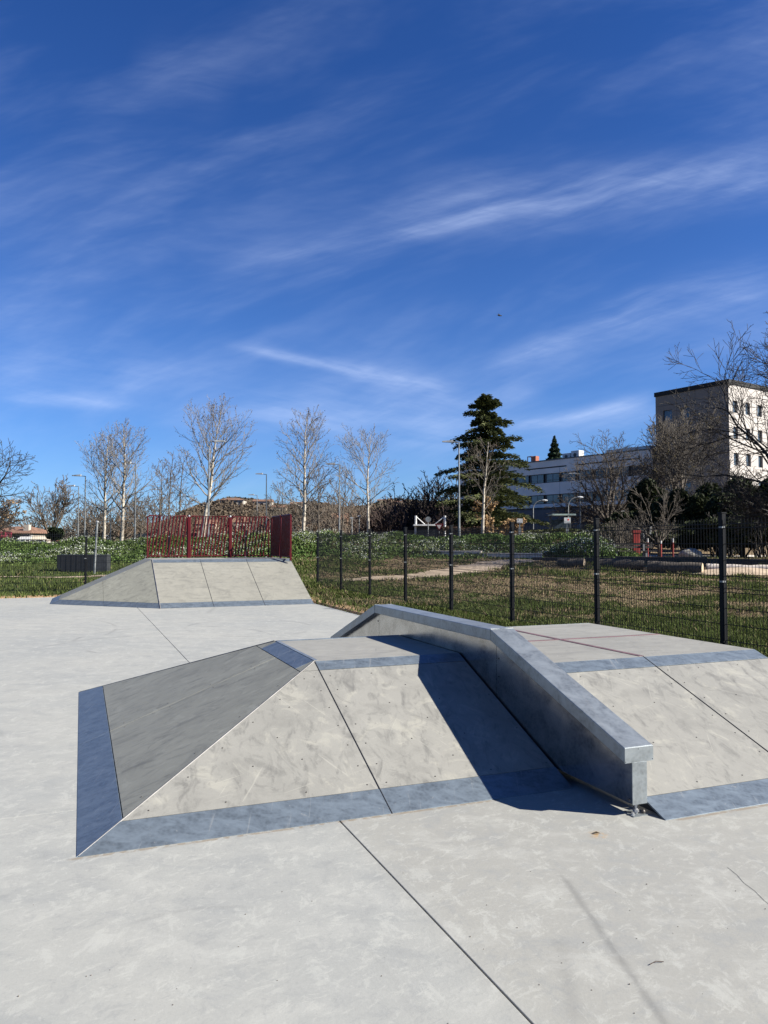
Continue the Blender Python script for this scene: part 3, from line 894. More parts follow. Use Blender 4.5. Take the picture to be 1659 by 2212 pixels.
def build_berm_plants():
    rng = np.random.default_rng(3)
    N = 130000
    X = rng.uniform(-27, 14.6, N); d = 46.5 + rng.uniform(-8.5, 2.2, N)
    x, y = park(X, d); nz = vnoise(x, y, .55, 9); nz2 = vnoise(x, y, 1.9, 8)
    lft = 3.2 * sst(8, 14, -X)
    dens = sst(41.0, 43.0, d + lft + 2.5 * (nz - .5))
    keep = rng.random(N) < dens
    x, y, d, nz, nz2, X = x[keep], y[keep], d[keep], nz[keep], nz2[keep], X[keep]
    z = terr(x, y)
    hh = (.10 + .42 * nz2 * (.4 + nz)) * sst(40.8, 43.8, d + lft[keep])
    zz = z + hh * rng.random(len(x)) ** .6
    C = np.stack([x, y, zz], -1)
    V, Fc = leafquads(C, .075, rng)
    c = np.array([.055, .10, .02]) * (1 - nz[:, None]) + np.array([.115, .15, .045]) * nz[:, None]
    c = c * rng.uniform(.5, 1.3, (len(x), 1))
    o = np_mesh('ground_cover', V, Fc, M_leaf, col=np.repeat(c, 4, 0))
    tag(o, 'leafy green weeds with white blossom covering the long bank behind the field', 'ground cover', kind='stuff')
    # white blossom heads sit on the taller clumps
    m2 = (rng.random(len(x)) < np.clip((nz - .36) * 2.4, 0, 1) * .45) & (hh > .10)
    C2 = np.stack([x[m2], y[m2], z[m2] + hh[m2] * rng.uniform(.8, 1.25, m2.sum())], -1)
    V2, F2 = leafquads(C2, .042, rng, .3)
    c2 = np.array([.48, .50, .43]) * rng.uniform(.5, 1.1, (len(C2), 1))
    o2 = np_mesh('blossom', V2, F2, M_leaf, parent=o, col=np.repeat(c2, 4, 0)); tag(o2, kind='stuff')
build_berm_plants()

def flower_mound():
    rng = np.random.default_rng(5)
    r = None
    c0 = onground(1262, 42.5)
    N = 9000
    p = rng.normal(size=(N, 3)); p /= np.linalg.norm(p, axis=1, keepdims=True); p[:, 2] = np.abs(p[:, 2])
    p *= rng.uniform(.6, 1, (N, 1)) ** .5
    u = 1 + .25 * vnoise(p[:, 0] * 3 + 9, p[:, 1] * 3 + 9, 1.5, 3)[:, None]
    X = p[:, 0] * 2.05; Y = p[:, 1] * 1.3; Z = p[:, 2] * .92 * u[:, 0]
    x = c0.x + X * CYW + Y * SYW; y = c0.y - X * SYW + Y * CYW
    C = np.stack([x, y, c0.z + Z], -1)
    V, Fc = leafquads(C, .07, rng)
    cc = np.array([.07, .115, .03]) * rng.uniform(.5, 1.4, (N, 1))
    r = np_mesh('flowering_shrub', V, Fc, M_leaf, col=np.repeat(cc, 4, 0))
    tag(r, 'rounded mound of green weed covered in white blossom at the right end of the bank', 'flowering plant')
    k = (rng.random(N) < .30) & (Z > .25)
    V, Fc = leafquads(C[k] * 1.0 + np.array([0, 0, .06]), .048, rng, .3)
    tag(np_mesh('blossom', V, Fc, M_leaf, parent=r, col=np.repeat(np.array([.58, .60, .52]) * rng.uniform(.5, 1.1, (k.sum(), 1)), 4, 0)), kind='stuff')
flower_mound()

# ------------------------------------------------------------------ trees
def grow(rng, out, p, d, L, r, lvl, maxl, grav, kids, ratio, ang, wig=.13, r_min=.010, spread0=.22):
    n = max(3, min(9, int(L / .45) + 2)) if lvl < maxl else 3
    d = d.normalized(); pts = [p.copy()]; rr = [r]
    for i in range(n):
        d = (d + Vector((rng.gauss(0, wig), rng.gauss(0, wig), rng.gauss(0, wig) + grav))).normalized()
        q_ = pts[-1] + d * (L / n)
        r2 = max(r * (1 - .8 * (i + 1) / n), r_min)
        out.append((*pts[-1], *q_, rr[-1], r2, lvl)); pts.append(q_); rr.append(r2)
    if lvl >= maxl: return
    K = kids[lvl]
    K = max(2, int(K * (.5 + .5 * min(1, L / 2.2))))
    for k in range(K):
        s = spread0 + (1 - spread0) * (k + rng.random() * .8) / K; s = min(s, .985)
        i = min(int(s * n), n - 1); f = s * n - i
        b = pts[i].lerp(pts[i + 1], f); ax = (pts[i + 1] - pts[i]).normalized()
        az = k * 2.4 + rng.random() * 1.3
        a = ax.orthogonal().normalized(); bb = ax.cross(a)
        side = a * math.cos(az) + bb * math.sin(az)
        an = ang * rng.uniform(.75, 1.25)
        dd = ax * math.cos(an) + side * math.sin(an)
        LL = L * ratio * (1.05 - .62 * s) * rng.uniform(.7, 1.25)
        grow(rng, out, b, dd, LL, max(rr[i] * .55, r_min), lvl + 1, maxl, grav, kids, ratio, ang, wig, r_min, .15)

def leader_tree(seed, H, clear, R, lean=(0, 0), r0=.14, nl=26, r_min=.011, peak=.30, up=.05, dens=(9, 6)):
    rng = random.Random(seed); out = []
    n = 14; pts = []; rr = []
    wx = wy = 0
    for i in range(n + 1):
        t_ = i / n
        wx += rng.gauss(0, .012) * H * .5; wy += rng.gauss(0, .012) * H * .5
        pts.append(Vector((lean[0] * t_ * H + wx * t_, lean[1] * t_ * H + wy * t_, H * t_ * .97))); rr.append(max(r0 * (1 - t_) ** .8, .014))
    for i in range(n): out.append((*pts[i], *pts[i+1], rr[i], rr[i+1], 0))
    for k in range(nl):
        t_ = clear + (.96 - clear) * ((k + rng.random() * .7) / nl)
        i = min(int(t_ * n), n - 1); b = pts[i].lerp(pts[i+1], t_ * n - i)
        s = (t_ - clear) / (1 - clear)
        prof = (.78 + .22 * min(1, s / peak)) if s < peak else (1 - (s - peak) / (1 - peak)) ** .62
        L = max(R * prof * 1.45 * rng.uniform(.75, 1.2), .6)
        az = k * 2.4 + rng.random() * .7; el = math.radians(rng.uniform(22, 42) + 26 * s)
        d = Vector((math.cos(az) * math.cos(el), math.sin(az) * math.cos(el), math.sin(el)))
        grow(rng, out, b, d, L, max(rr[i] * .48, .02), 1, 3, up, (0, dens[0], dens[1], 0), .52, .62, .10, r_min)
    return out

def fork_tree(seed, H, R, r0=.22, trunk=.22, nl=6, r_min=.012, grav=.03, dens=(6, 6, 5), ratio=.62, ang=.62, el0=(25, 70), maxl=4):
    rng = random.Random(seed); out = []
    p = Vector((0, 0, 0)); th = H * trunk
    q_ = Vector((rng.gauss(0, .1), rng.gauss(0, .1), th)); m_ = p.lerp(q_, .5) + Vector((rng.gauss(0, .05), rng.gauss(0, .05), 0))
    out.append((*p, *m_, r0 * 1.15, r0 * .95, 0)); out.append((*m_, *q_, r0 * .95, r0 * .85, 0))
    for k in range(nl):
        az = k * 2.4 + rng.random(); el = math.radians(rng.uniform(*el0))
        d = Vector((math.cos(az) * math.cos(el), math.sin(az) * math.cos(el), math.sin(el)))
        L = min(R / max(math.cos(el), .25), (H - th) / max(math.sin(el), .25)) * rng.uniform(.85, 1.05)
        grow(rng, out, q_ - Vector((0, 0, rng.random() * th * .35)), d, L, r0 * .55, 1, maxl, grav, (0, dens[0], dens[1], dens[2], 0), ratio, ang, .11, r_min, .2)
    return out

def tree_obj(name, S, loc, label, cat, mt, mc, group=None, seeds=0, seedcol=(.08, .05, .03), seedsize=.06, lv=1, leafname='dry_leaves'):
    S = np.array(S); r = empty(name, loc, 0, label, cat, group)
    a = S[S[:, 8] < lv]; b = S[S[:, 8] >= lv]
    segs('trunk', a[:, :8], mt, r, 6, smooth=True)
    segs('crown', b[:, :8], mc, r, 3)
    if seeds:
        rng = np.random.default_rng(seeds); tips = b[b[:, 8] >= b[:, 8].max() - 1]
        idx = rng.integers(0, len(tips), seeds); C = tips[idx, 3:6] + rng.normal(size=(seeds, 3)) * .06
        V, Fc = leafquads(C, seedsize, rng)
        tag(np_mesh(leafname, V, Fc, M_leaf, r, np.repeat(np.array(seedcol) * rng.uniform(.5, 1.5, (seeds, 1)), 4, 0)), kind='stuff')
    return r

def tree_px(px, top, Z):
    g = onground(px, Z); H = (1171.7 - top) / F_ * Z + H_ - g.z
    return g, H
PX = lambda n, Z: n / F_ * Z

G1 = 'bare plane trees standing behind the flowering bank'
for (seed, px, top, Z, wpx, lean, lab, sd, r0) in (
    (1, 225, 932, 56, 62, (.01, 0), 'bare plane tree, left one of the close pair beside the two lamp posts', 500, .15),
    (2, 262, 910, 54, 66, (.02, 0), 'bare plane tree with pale trunk, right one of the close pair left of the railing', 700, .16),
    (3, 432, 872, 50, 88, (.13, 0), 'tallest bare plane tree, leaning right behind the red railing', 900, .17),
    (5, 655, 884, 52, 74, (.0, 0), 'bare plane tree with twin-toned white trunk just right of the red railing', 800, .15),
    (6, 795, 930, 52, 72, (.012, 0), 'slim white-trunked bare plane tree with open fan crown left of the brown thicket', 260, .12)):
    g, H = tree_px(px, top, Z)
    S = leader_tree(seed, H, .30 if seed != 6 else .38, PX(wpx, Z), lean, r0, 30 if seed != 6 else 24, .0085, .35, .085, (10, 5))
    tree_obj('plane_tree', S, g, lab, 'tree', M_barkp, M_limb, G1, sd, (.075, .048, .028), .040)
# thinner ones behind
for (seed, px, top, Z, wpx, lab) in (
    (11, 345, 985, 66, 34, 'thin bare tree, left of the slender trio between the pair and the tallest plane tree'),
    (12, 365, 965, 68, 36, 'thin bare tree, middle of the slender trio between the pair and the tallest plane tree'),
    (13, 388, 958, 70, 34, 'thin bare tree close against the left side of the tallest plane tree'),
    (14, 688, 1000, 70, 42, 'dark-trunked bare tree leaning beside the white trunk right of the railing'),
    (15, 738, 1010, 74, 44, 'thin bare tree behind the lamp post between the two white-trunked plane trees'),
    (16, 610, 1040, 78, 40, 'short bare tree behind the right end of the red railing'),
    (17, 303, 1080, 72, 40, 'low spreading bare tree left of the red railing behind the bank')):
    g, H = tree_px(px, top, Z)
    S = leader_tree(seed, H, .25, PX(wpx, Z), (.01, 0), .10, 18, .014, .35, .05, (7, 5))
    tree_obj('bare_tree', S, g, lab, 'tree', M_twigg, M_twig, 'slender bare trees in the second row', 120)

# tree in front of the cedar, pale and leaning
g, H = tree_px(1041, 945, 50)
S = leader_tree(21, H, .38, PX(58, 50), (.035, 0), .13, 20, .012, .35, .03, (6, 5))
tree_obj('plane_tree', S, g, 'pale leaning plane tree standing in front of the dark cedar', 'tree', M_barkp, M_twigg, G1, 60)
# ochre seeded tree
g, H = tree_px(1076, 1036, 53)
S = fork_tree(22, H, PX(50, 53), .08, .25, 6, .012, .02, (5, 5, 4), .6, .7, (25, 65))
tree_obj('seed_tree', S, g, 'small tree hung with ochre seed clusters at the foot of the dark cedar', 'tree', M_twigo, M_twigo, None, 5200, (.26, .17, .085), .085, leafname='seed_clusters')
# left edge trees
g, H = tree_px(-60, 925, 50)
S = fork_tree(31, H * 1.05, PX(88, 50), .24, .25, 11, .014, .0, (8, 7, 6), .62, .7, (5, 75))
tree_obj('bare_tree', S, g, 'dense dark bare tree cut by the left edge of the view', 'tree', M_twigd, M_twigd)
g, H = tree_px(-25, 1030, 56)
S = fork_tree(32, H, PX(66, 56), .16, .25, 7, .013, .02, (6, 5, 4), .6, .6, (15, 60))
tree_obj('bare_tree', S, g, 'lower tree with remaining yellowish leaves at the left edge', 'tree', M_twigo, M_twigo, None, 2200, (.30, .20, .11), .08)
g, H = tree_px(116, 1050, 62)
S = fork_tree(33, H, PX(50, 62), .14, .18, 9, .016, .04, (7, 6, 5), .6, .55, (30, 85))
tree_obj('bare_tree', S, g, 'rounded bare tree above the small dark evergreen on the left', 'tree', M_twigg, M_twig, None, 300)
# right side
g, H = tree_px(1316, 918, 72)
g.z -= .3
S = fork_tree(41, H, PX(104, 72), .28, .24, 13, .0155, .0, (9, 8, 6), .60, .72, (8, 78))
tree_obj('bare_tree', S, g, 'large round-crowned bare tree in front of the white office building', 'tree', M_twigd, M_twigg2)
g, H = tree_px(1462, 905, 66)
S = fork_tree(42, H, PX(88, 66), .22, .28, 10, .016, .04, (9, 8, 6), .62, .6, (25, 85))
tree_obj('bare_tree', S, g, 'bare tree with upswept olive-brown branches in front of the shaded side of the tower block', 'tree', M_twigg, M_twigg, None, 700, (.16, .13, .05), .08)
g, H = tree_px(1545, 940, 58)
S = fork_tree(43, H, PX(95, 58), .18, .30, 9, .014, .0, (8, 7, 6), .62, .65, (10, 70))
tree_obj('bare_tree', S, g, 'dark bare tree with long arching branches across the corner of the tower block', 'tree', M_twigd, M_twigd)
g, H = tree_px(1744, 655, 36)
S = fork_tree(47, H, PX(160, 36), .24, .24, 17, .0105, .01, (12, 9, 7), .60, .62, (4, 78))
tree_obj('bare_tree', S, g, 'tall dark bare tree reaching in from the right edge of the view', 'tree', M_twigd, M_twigd)
g, H = tree_px(1425, 1052, 47)
S = fork_tree(45, H, PX(60, 47), .10, .22, 8, .010, .03, (7, 6, 5), .6, .55, (25, 80))
tree_obj('bare_tree', S, g, 'small grey bare tree between the red posts in front of the dark hedge', 'tree', M_twigg, M_twigg)

# bare thickets
def thicket(seed, px, top, Z, wpx, label, mat, group=None, n=26, r_min=.02, name='bare_shrub', dpt=.8):
    rng = random.Random(seed); g, H = tree_px(px, top, Z); out = []; W = PX(wpx, Z)
    for k in range(n):
        a = rng.random() * 6.28; rr = rng.random() ** .5
        b = Vector((math.cos(a) * rr * W * .6, math.sin(a) * rr * W * .5 * dpt, -.1))
        d = Vector((b.x * .5 / max(W, .1) + rng.gauss(0, .15), b.y * .3 / max(W, .1) + rng.gauss(0, .15), 1))
        L = H * (1 - .35 * rr) * rng.uniform(.75, 1.0)
        grow(rng, out, b, d, L, .05, 1, 3, .03, (0, 9, 6, 0), .42, .55, .09, r_min, .12)
    S = np.array(out); r = empty(name, g, 0, label, 'shrub', group)
    segs('crown', S[:, :8], mat, r, 3)
    return r
G2 = 'brown thicket of bare shrubs left of the cedar'
for i, (px, top, Z, w_, lab, mt) in enumerate((
    (835, 1062, 60, 42, 'low reddish brown bare shrub at the left end of the thicket', M_twigb),
    (880, 1030, 62, 46, 'rising purple-brown bare shrub, second from the left in the thicket', M_twigb),
    (925, 1002, 64, 50, 'tallest grey-brown bare shrub of the thicket left of the cedar', M_twigd),
    (968, 1015, 66, 40, 'bare shrub of the thicket touching the left side of the cedar', M_twigd),
    (950, 1075, 58, 55, 'dark low bare shrub behind the white framed shelter', M_twigb),
    (800, 1100, 66, 50, 'low brown bare shrub behind the slim white-trunked plane tree', M_twigb))):
    thicket(50 + i, px, top, Z, w_, lab, mt, G2, 30, .024)
thicket(60, 1330, 1100, 46, 42, 'rounded twiggy bare shrub behind the dark park bench', M_twigg, None, 34, .009)
thicket(61, 1378, 1090, 54, 45, 'dark twiggy shrub beside the red post', M_twigd, None, 24, .014)
thicket(62, 1560, 1085, 50, 55, 'dark tangled bare shrub in front of the right-hand hedge', M_twigd, None, 26, .013)
thicket(63, 1655, 1060, 46, 50, 'dark tangled bare shrub at the right edge behind the fence', M_twigd, None, 26, .012)

# ------------------------------------------------------------------ evergreens
def bush(seed, px, py, Z, rx, rz, label, name='evergreen_bush', n=9000, ls=.14, c1=(.018, .028, .008), c2=(.055, .07, .022), cat='bush', ry=None, group=None):
    """leafy mass filling several lobes; px/py = centre, rx/rz in picture units"""
    rng = np.random.default_rng(seed)
    c = at(px, py, Z); RX = PX(rx, Z); RZ = PX(rz, Z); RY = PX(ry, Z) if ry else RX * .7
    gz = onground(px, Z)
    r = empty(name, gz, 0, label, cat, group)
    P = []
    nl = 16
    for k in range(nl):
        v = rng.normal(size=3); v /= np.linalg.norm(v); v *= rng.uniform(.25, .78)
        rad = rng.uniform(.28, .48)
        m_ = n // nl
        p = rng.normal(size=(m_, 3)); p /= np.linalg.norm(p, axis=1, keepdims=True); p *= rng.uniform(.35, 1, (m_, 1)) ** .6 * rad
        P.append(v + p)
    P = np.concatenate(P); P[:, 0] *= RX; P[:, 1] *= RY; P[:, 2] *= RZ
    P[:, 2] += c.z - gz.z
    P[:, 2] = np.maximum(P[:, 2], .02)
    X, Y = P[:, 0].copy(), P[:, 1].copy(); P[:, 0] = X * CYW + Y * SYW; P[:, 1] = -X * SYW + Y * CYW
    V, Fc = leafquads(P, ls, rng)
    a = rng.random((len(P), 1)); col = np.array(c1) * (1 - a) + np.array(c2) * a
    np_mesh('crown', V, Fc, M_leaf, r, np.repeat(col, 4, 0))
    st = []
    for k in range(6):
        an = rng.uniform(0, 6.28); st.append((0, 0, -.1, math.cos(an) * RX * .4, math.sin(an) * RY * .4, max(c.z - gz.z, .4), .07, .03))
    segs('trunk', np.array(st), M_twigd, r, 5)
    return r
GR = 'dark evergreen masses filling the right background'
DK1, DK2 = (.010, .015, .006), (.035, .045, .016)
for i, (px, py, Z, rx, rz, lab, n) in enumerate((
    (1398, 1078, 64, 46, 46, 'dark evergreen clump overlapping the right end of the white office building', 11000),
    (1350, 1122, 60, 60, 22, 'low dark evergreen hedge clump under the large round-crowned tree', 8000),
    (1452, 1112, 58, 64, 62, 'dark evergreen mass below the shaded side of the tower block', 14000),
    (1524, 1118, 56, 66, 72, 'dark ivy-covered mass below the corner of the tower block', 15000),
    (1602, 1118, 52, 74, 80, 'dark evergreen mass below the sunlit side of the tower block', 16000),
    (1690, 1118, 48, 66, 92, 'dark evergreen mass at the right edge of the view', 12000),
    (1480, 1155, 50, 78, 36, 'lower olive-tinted hedge behind the white boulder', 9000),
    (1605, 1155, 47, 100, 40, 'black-green hedge foot behind the last fence post on the right', 12000))):
    bush(70 + i, px, py, Z, rx, rz, lab, 'evergreen_mass', int(n * 1.5), .14, DK1, DK2, 'hedge', None, GR)
bush(90, 1215, 1152, 54, 95, 15, 'low sunlit olive hedge behind the fence, in front of the bus shelter', 'hedge', 9000, .09, (.03, .04, .01), (.085, .09, .03), 'hedge')
bush(91, 1300, 1150, 50, 45, 20, 'olive-green shrub right of the white sign with a red dot', 'evergreen_bush', 6000, .09, (.02, .028, .01), (.06, .065, .025))
bush(92, 121, 1153, 58, 22, 15, 'small dark spreading evergreen beside the lamp posts on the left', 'evergreen_bush', 5000, .10, (.012, .02, .008), (.035, .05, .018))
bush(93, 1010, 1148, 54, 60, 14, 'dark reddish low hedge at the foot of the cedar', 'hedge', 6000, .09, (.02, .012, .008), (.06, .035, .022), 'hedge')

def cedar():
    rng = random.Random(5); nr = np.random.default_rng(5); Z = 60
    g, H = tree_px(1048, 853, Z)
    r = empty('cedar_tree', g, 0, 'tall dark green cedar with layered drooping branches left of the white office building', 'tree')
    tr = []; n = 12
    for i in range(n):
        a, b = i / n, (i + 1) / n
        tr.append((.15 * math.sin(a * 3), 0, H * a, .15 * math.sin(b * 3), 0, H * b * .995, .28 * (1 - a) + .02, .28 * (1 - b) + .02))
    C = []; A = []; SZ = []
    prof = [(0.04, 4.3), (.2, 4.5), (.35, 4.2), (.5, 3.6), (.62, 2.6), (.72, 2.7), (.80, 1.9), (.86, 2.2), (.91, 1.2), (.95, 1.3), (1.0, .45)]
    pz = [p[0] for p in prof]; pr = [p[1] for p in prof]
    K = 128
    for k in range(K):
        t_ = .04 + .955 * (k + rng.random() * .6) / K
        tier = .84 + .26 * math.sin(t_ * 50 + 1.5 * math.sin(k * 2.4))
        L = np.interp(t_, pz, pr) * tier * rng.uniform(.72, 1.15); az = k * 2.4 + rng.random() * .8
        el = rng.uniform(.05, .35) + .35 * (t_ > .9)
        d = Vector((math.cos(az) * math.cos(el), math.sin(az) * math.cos(el), math.sin(el)))
        p = Vector((.15 * math.sin(t_ * 3), 0, H * t_)); m_ = 6; prev = p
        sd = Vector((-d.y, d.x, 0)).normalized()
        for i in range(m_):
            d2 = (d + Vector((0, 0, -.09 * i))).normalized(); q_ = prev + d2 * L / m_
            tr.append((*prev, *q_, .05 * (1 - i / m_) + .012, .05 * (1 - (i + 1) / m_) + .01))
            wd = L * .24 * math.sin(math.pi * min(.95, (i + .9) / (m_ + .6))) + .10
            cnt = int(44 + 100 * wd)
            for j in range(cnt):
                s = rng.uniform(-1, 1); f = rng.random()
                c = prev.lerp(q_, f) + sd * (s * wd) + d2 * abs(s) * wd * .5 + Vector((0, 0, rng.gauss(.02, .09) - .14 * abs(s)))
                C.append(c); A.append((d2 * .8 + sd * s).normalized())
            prev = q_
    segs('trunk', np.array(tr), M_twigd, r, 5)
    C = np.array(C); A = np.array(A); N = len(C)
    s = nr.uniform(.06, .15, (N, 1)); b = nr.normal(size=(N, 3)); b -= A * np.sum(A * b, 1, keepdims=True); b /= np.linalg.norm(b, axis=1, keepdims=True)
    V = np.stack([C - A * s, C + b * s * .38, C + A * s, C - b * s * .38], 1).reshape(-1, 3)
    a = nr.random((N, 1)); col = np.array([.018, .028, .010]) * (1 - a) + np.array([.095, .105, .036]) * a
    np_mesh('crown', V, np.arange(N * 4).reshape(-1, 4), M_leaf, r, np.repeat(col, 4, 0))
cedar()

def conifer(px, top, bot, Z, wpx, label):
    nr = np.random.default_rng(8)
    p = at(px, bot, Z); base = Vector((p.x, p.y, 1.0)); H = at(px, top, Z).z - 1.0; W = PX(wpx, Z)
    r = empty('conifer_tree', base, 0, label, 'tree')
    segs('trunk', np.array([(0, 0, 0, 0, 0, H, .22, .03)]), M_twigd, r, 6)
    N = 30000; t_ = 1 - nr.random(N) ** .55; z0 = .35
    tier = 1 + .22 * np.sin(t_ * 95); rad = W * (1 - t_) * tier * nr.random(N) ** .4 + .05
    an = nr.uniform(0, 6.28, N); C = np.stack([rad * np.cos(an), rad * np.sin(an), H * (z0 + (1 - z0) * t_) - rad * .15], -1)
    V, Fc = leafquads(C, .20, nr)
    col = np.array([.012, .022, .010]) * nr.uniform(.6, 2.4, (N, 1))
    np_mesh('crown', V, Fc, M_leaf, r, np.repeat(col, 4, 0))
conifer(1198, 941, 1000, 135, 47, 'small pointed dark conifer rising behind the roof of the white office building')

# far woodland masses (brown winter trees beyond the car park)
def woodland():
    rng = random.Random(9)
    protos = [np.array(fork_tree(100 + i, 7, 2.6, .14, .2, 6, .030, .04, (5, 4, 3), .6, .6, (25, 85), 3)) for i in range(3)]
    mats = [('brown', M_twigo), ('dull', M_twig), ('grey', M_twigg)]
    for mi, (nm, mt) in enumerate(mats):
        S = []
        for k in range(44):
            px = rng.uniform(-120, 1010); Z = rng.uniform(85, 140)
            g = onground(px, Z); P = protos[rng.randrange(3)].copy()
            topy = 1104 + 20 * math.sin(px * .013 + mi) + rng.uniform(-12, 22) + (14 if px < 200 else 0)
            Hh = (1171.7 - topy) / F_ * Z + .8; sc = Hh / 7; a = rng.random() * 6.28
            for o in (0, 3):
                x, y = P[:, o].copy(), P[:, o+1].copy()
                P[:, o] = (x * math.cos(a) - y * math.sin(a)) * sc * 1.1 + g.x; P[:, o+1] = (x * math.sin(a) + y * math.cos(a)) * sc * 1.1 + g.y
                P[:, o+2] = P[:, o+2] * sc + g.z
            P[:, 6:8] *= 1.25; S.append(P[:, :8])
        tag(segs('woodland', np.concatenate(S), mt, None, 3), {'brown': 'ochre brown mass of winter trees beyond the car park', 'dull': 'dull reddish mass of winter trees beyond the car park', 'grey': 'grey mass of winter trees beyond the car park'}[nm], 'woodland', kind='stuff')
woodland()

# scrub covering the distant hill
def hillscrub():
    nr = np.random.default_rng(12); N = 60000
    px = nr.uniform(380, 1000, N); Z = nr.uniform(135, 238, N); X = (px - CX) / F_ * Z; x, y = park(X, Z); z = terr(x, y)
    C = np.stack([x, y, z + nr.uniform(0, 1.9, N) * vnoise(x, y, .13, 6)], -1); V, Fc = leafquads(C, .42, nr)
    nz = vnoise(x, y, .06, 4)[:, None]
    col = (np.array([.05, .046, .030]) * (1 - nz) + np.array([.115, .085, .06]) * nz) * nr.uniform(.5, 1.3, (N, 1))
    tag(np_mesh('hill_scrub', V, Fc, M_leaf, col=np.repeat(col, 4, 0)), 'brown and olive scrub covering the distant hillside among the houses', 'scrub', kind='stuff')
hillscrub()

# ------------------------------------------------------------------ houses on the hill and left
M_house = simple('cream_render', (.33, .27, .20), .9, 0, .1, .4)
M_houseW = simple('pale_render', (.38, .335, .28), .9, 0, .1, .4)
M_roof = simple('terracotta_roof', (.17, .09, .055), .9, 0, .2, 2)
M_houseD = simple('ochre_render', (.20, .13, .085), .9, 0, .1, .4)
def house(px, pyb, pyt, wpx, Z, label, wm=None, group='houses scattered over the distant hill', hip=False, rot=0.0, windows=2):
    if group.startswith('houses scattered'):
        for Zt in np.linspace(150, 236, 60):
            g_ = onground(px, Zt)
            if g_.z >= at(px, pyb, Zt).z: break
        Z = float(Zt)
    b = at(px, pyb, Z); W = PX(wpx, Z); Hh = PX(pyb - pyt, Z)
    if group.startswith('houses scattered'): b.z = onground(px, Z).z + .5
    r = empty('house', b, -YAW + rot, label, 'house', group)
    D_ = W * .8; wm = wm or M_house
    MB().box((-W/2, 0, -6), (W/2, D_, Hh * .68)).build('wall', wm, r)
    hz, ht = Hh * .68, Hh
    o = W * .04
    MB().add([(-W/2-o, -o, hz), (W/2+o, -o, hz), (W/2+o, D_+o, hz), (-W/2-o, D_+o, hz), (-W/2-o if not hip else -W/4, D_/2, ht), (W/2+o if not hip else W/4, D_/2, ht)],
             [(0,1,5,4), (2,3,4,5), (1,2,5), (3,0,4), (0,3,2,1)]).build('roof', M_roof, r)
    for k in range(windows):
        x = -W/2 + W * (k + .5) / windows
        MB().box((x - W*.06, -.06, hz*.35), (x + W*.06, -.003, hz*.72)).build('window', M_frame, r)
    return r
house(500, 1096, 1079, 52, 190, 'long cream house at the left brow of the distant hill', M_houseW, hip=True, windows=4)
house(566, 1098, 1082, 40, 210, 'pale low house on the hill between the first white trunk and the railing corner', M_houseW, windows=3)
house(602, 1112, 1096, 30, 185, 'cream house lower down the hill right of the railing', M_house)
house(640, 1090, 1076, 26, 240, 'small cream house on the ridge behind the white plane trunk', M_house)
house(700, 1086, 1075, 22, 260, 'tiny cream house on the ridge between two plane trees', M_houseW)
house(722, 1094, 1084, 24, 240, 'tiny pale house just below the ridge right of the lamp post', M_houseW)
house(768, 1078, 1070, 28, 290, 'tiny wide house on the ridge left of the slim white trunk', M_house)
house(838, 1082, 1070, 44, 290, 'long low house with brown roof on the ridge above the thicket', M_houseW, windows=3)
house(862, 1096, 1086, 26, 240, 'tiny pale house below the ridge at the left end of the thicket', M_houseW)
house(1012 - 278, 1150, 1108, 34, 120, 'ochre old tower-like house among winter trees right of the lamp post', M_houseD, 'houses beyond the car park')
house(525, 1154, 1116, 62, 105, 'cream house seen through the red railing bars', M_houseW, 'houses beyond the car park', True, .2, 3)
house(445, 1152, 1122, 40, 110, 'pale house seen behind the middle railing panel', M_house, 'houses beyond the car park')
house(608, 1150, 1126, 24, 110, 'small white house just right of the red railing', M_houseW, 'houses beyond the car park')

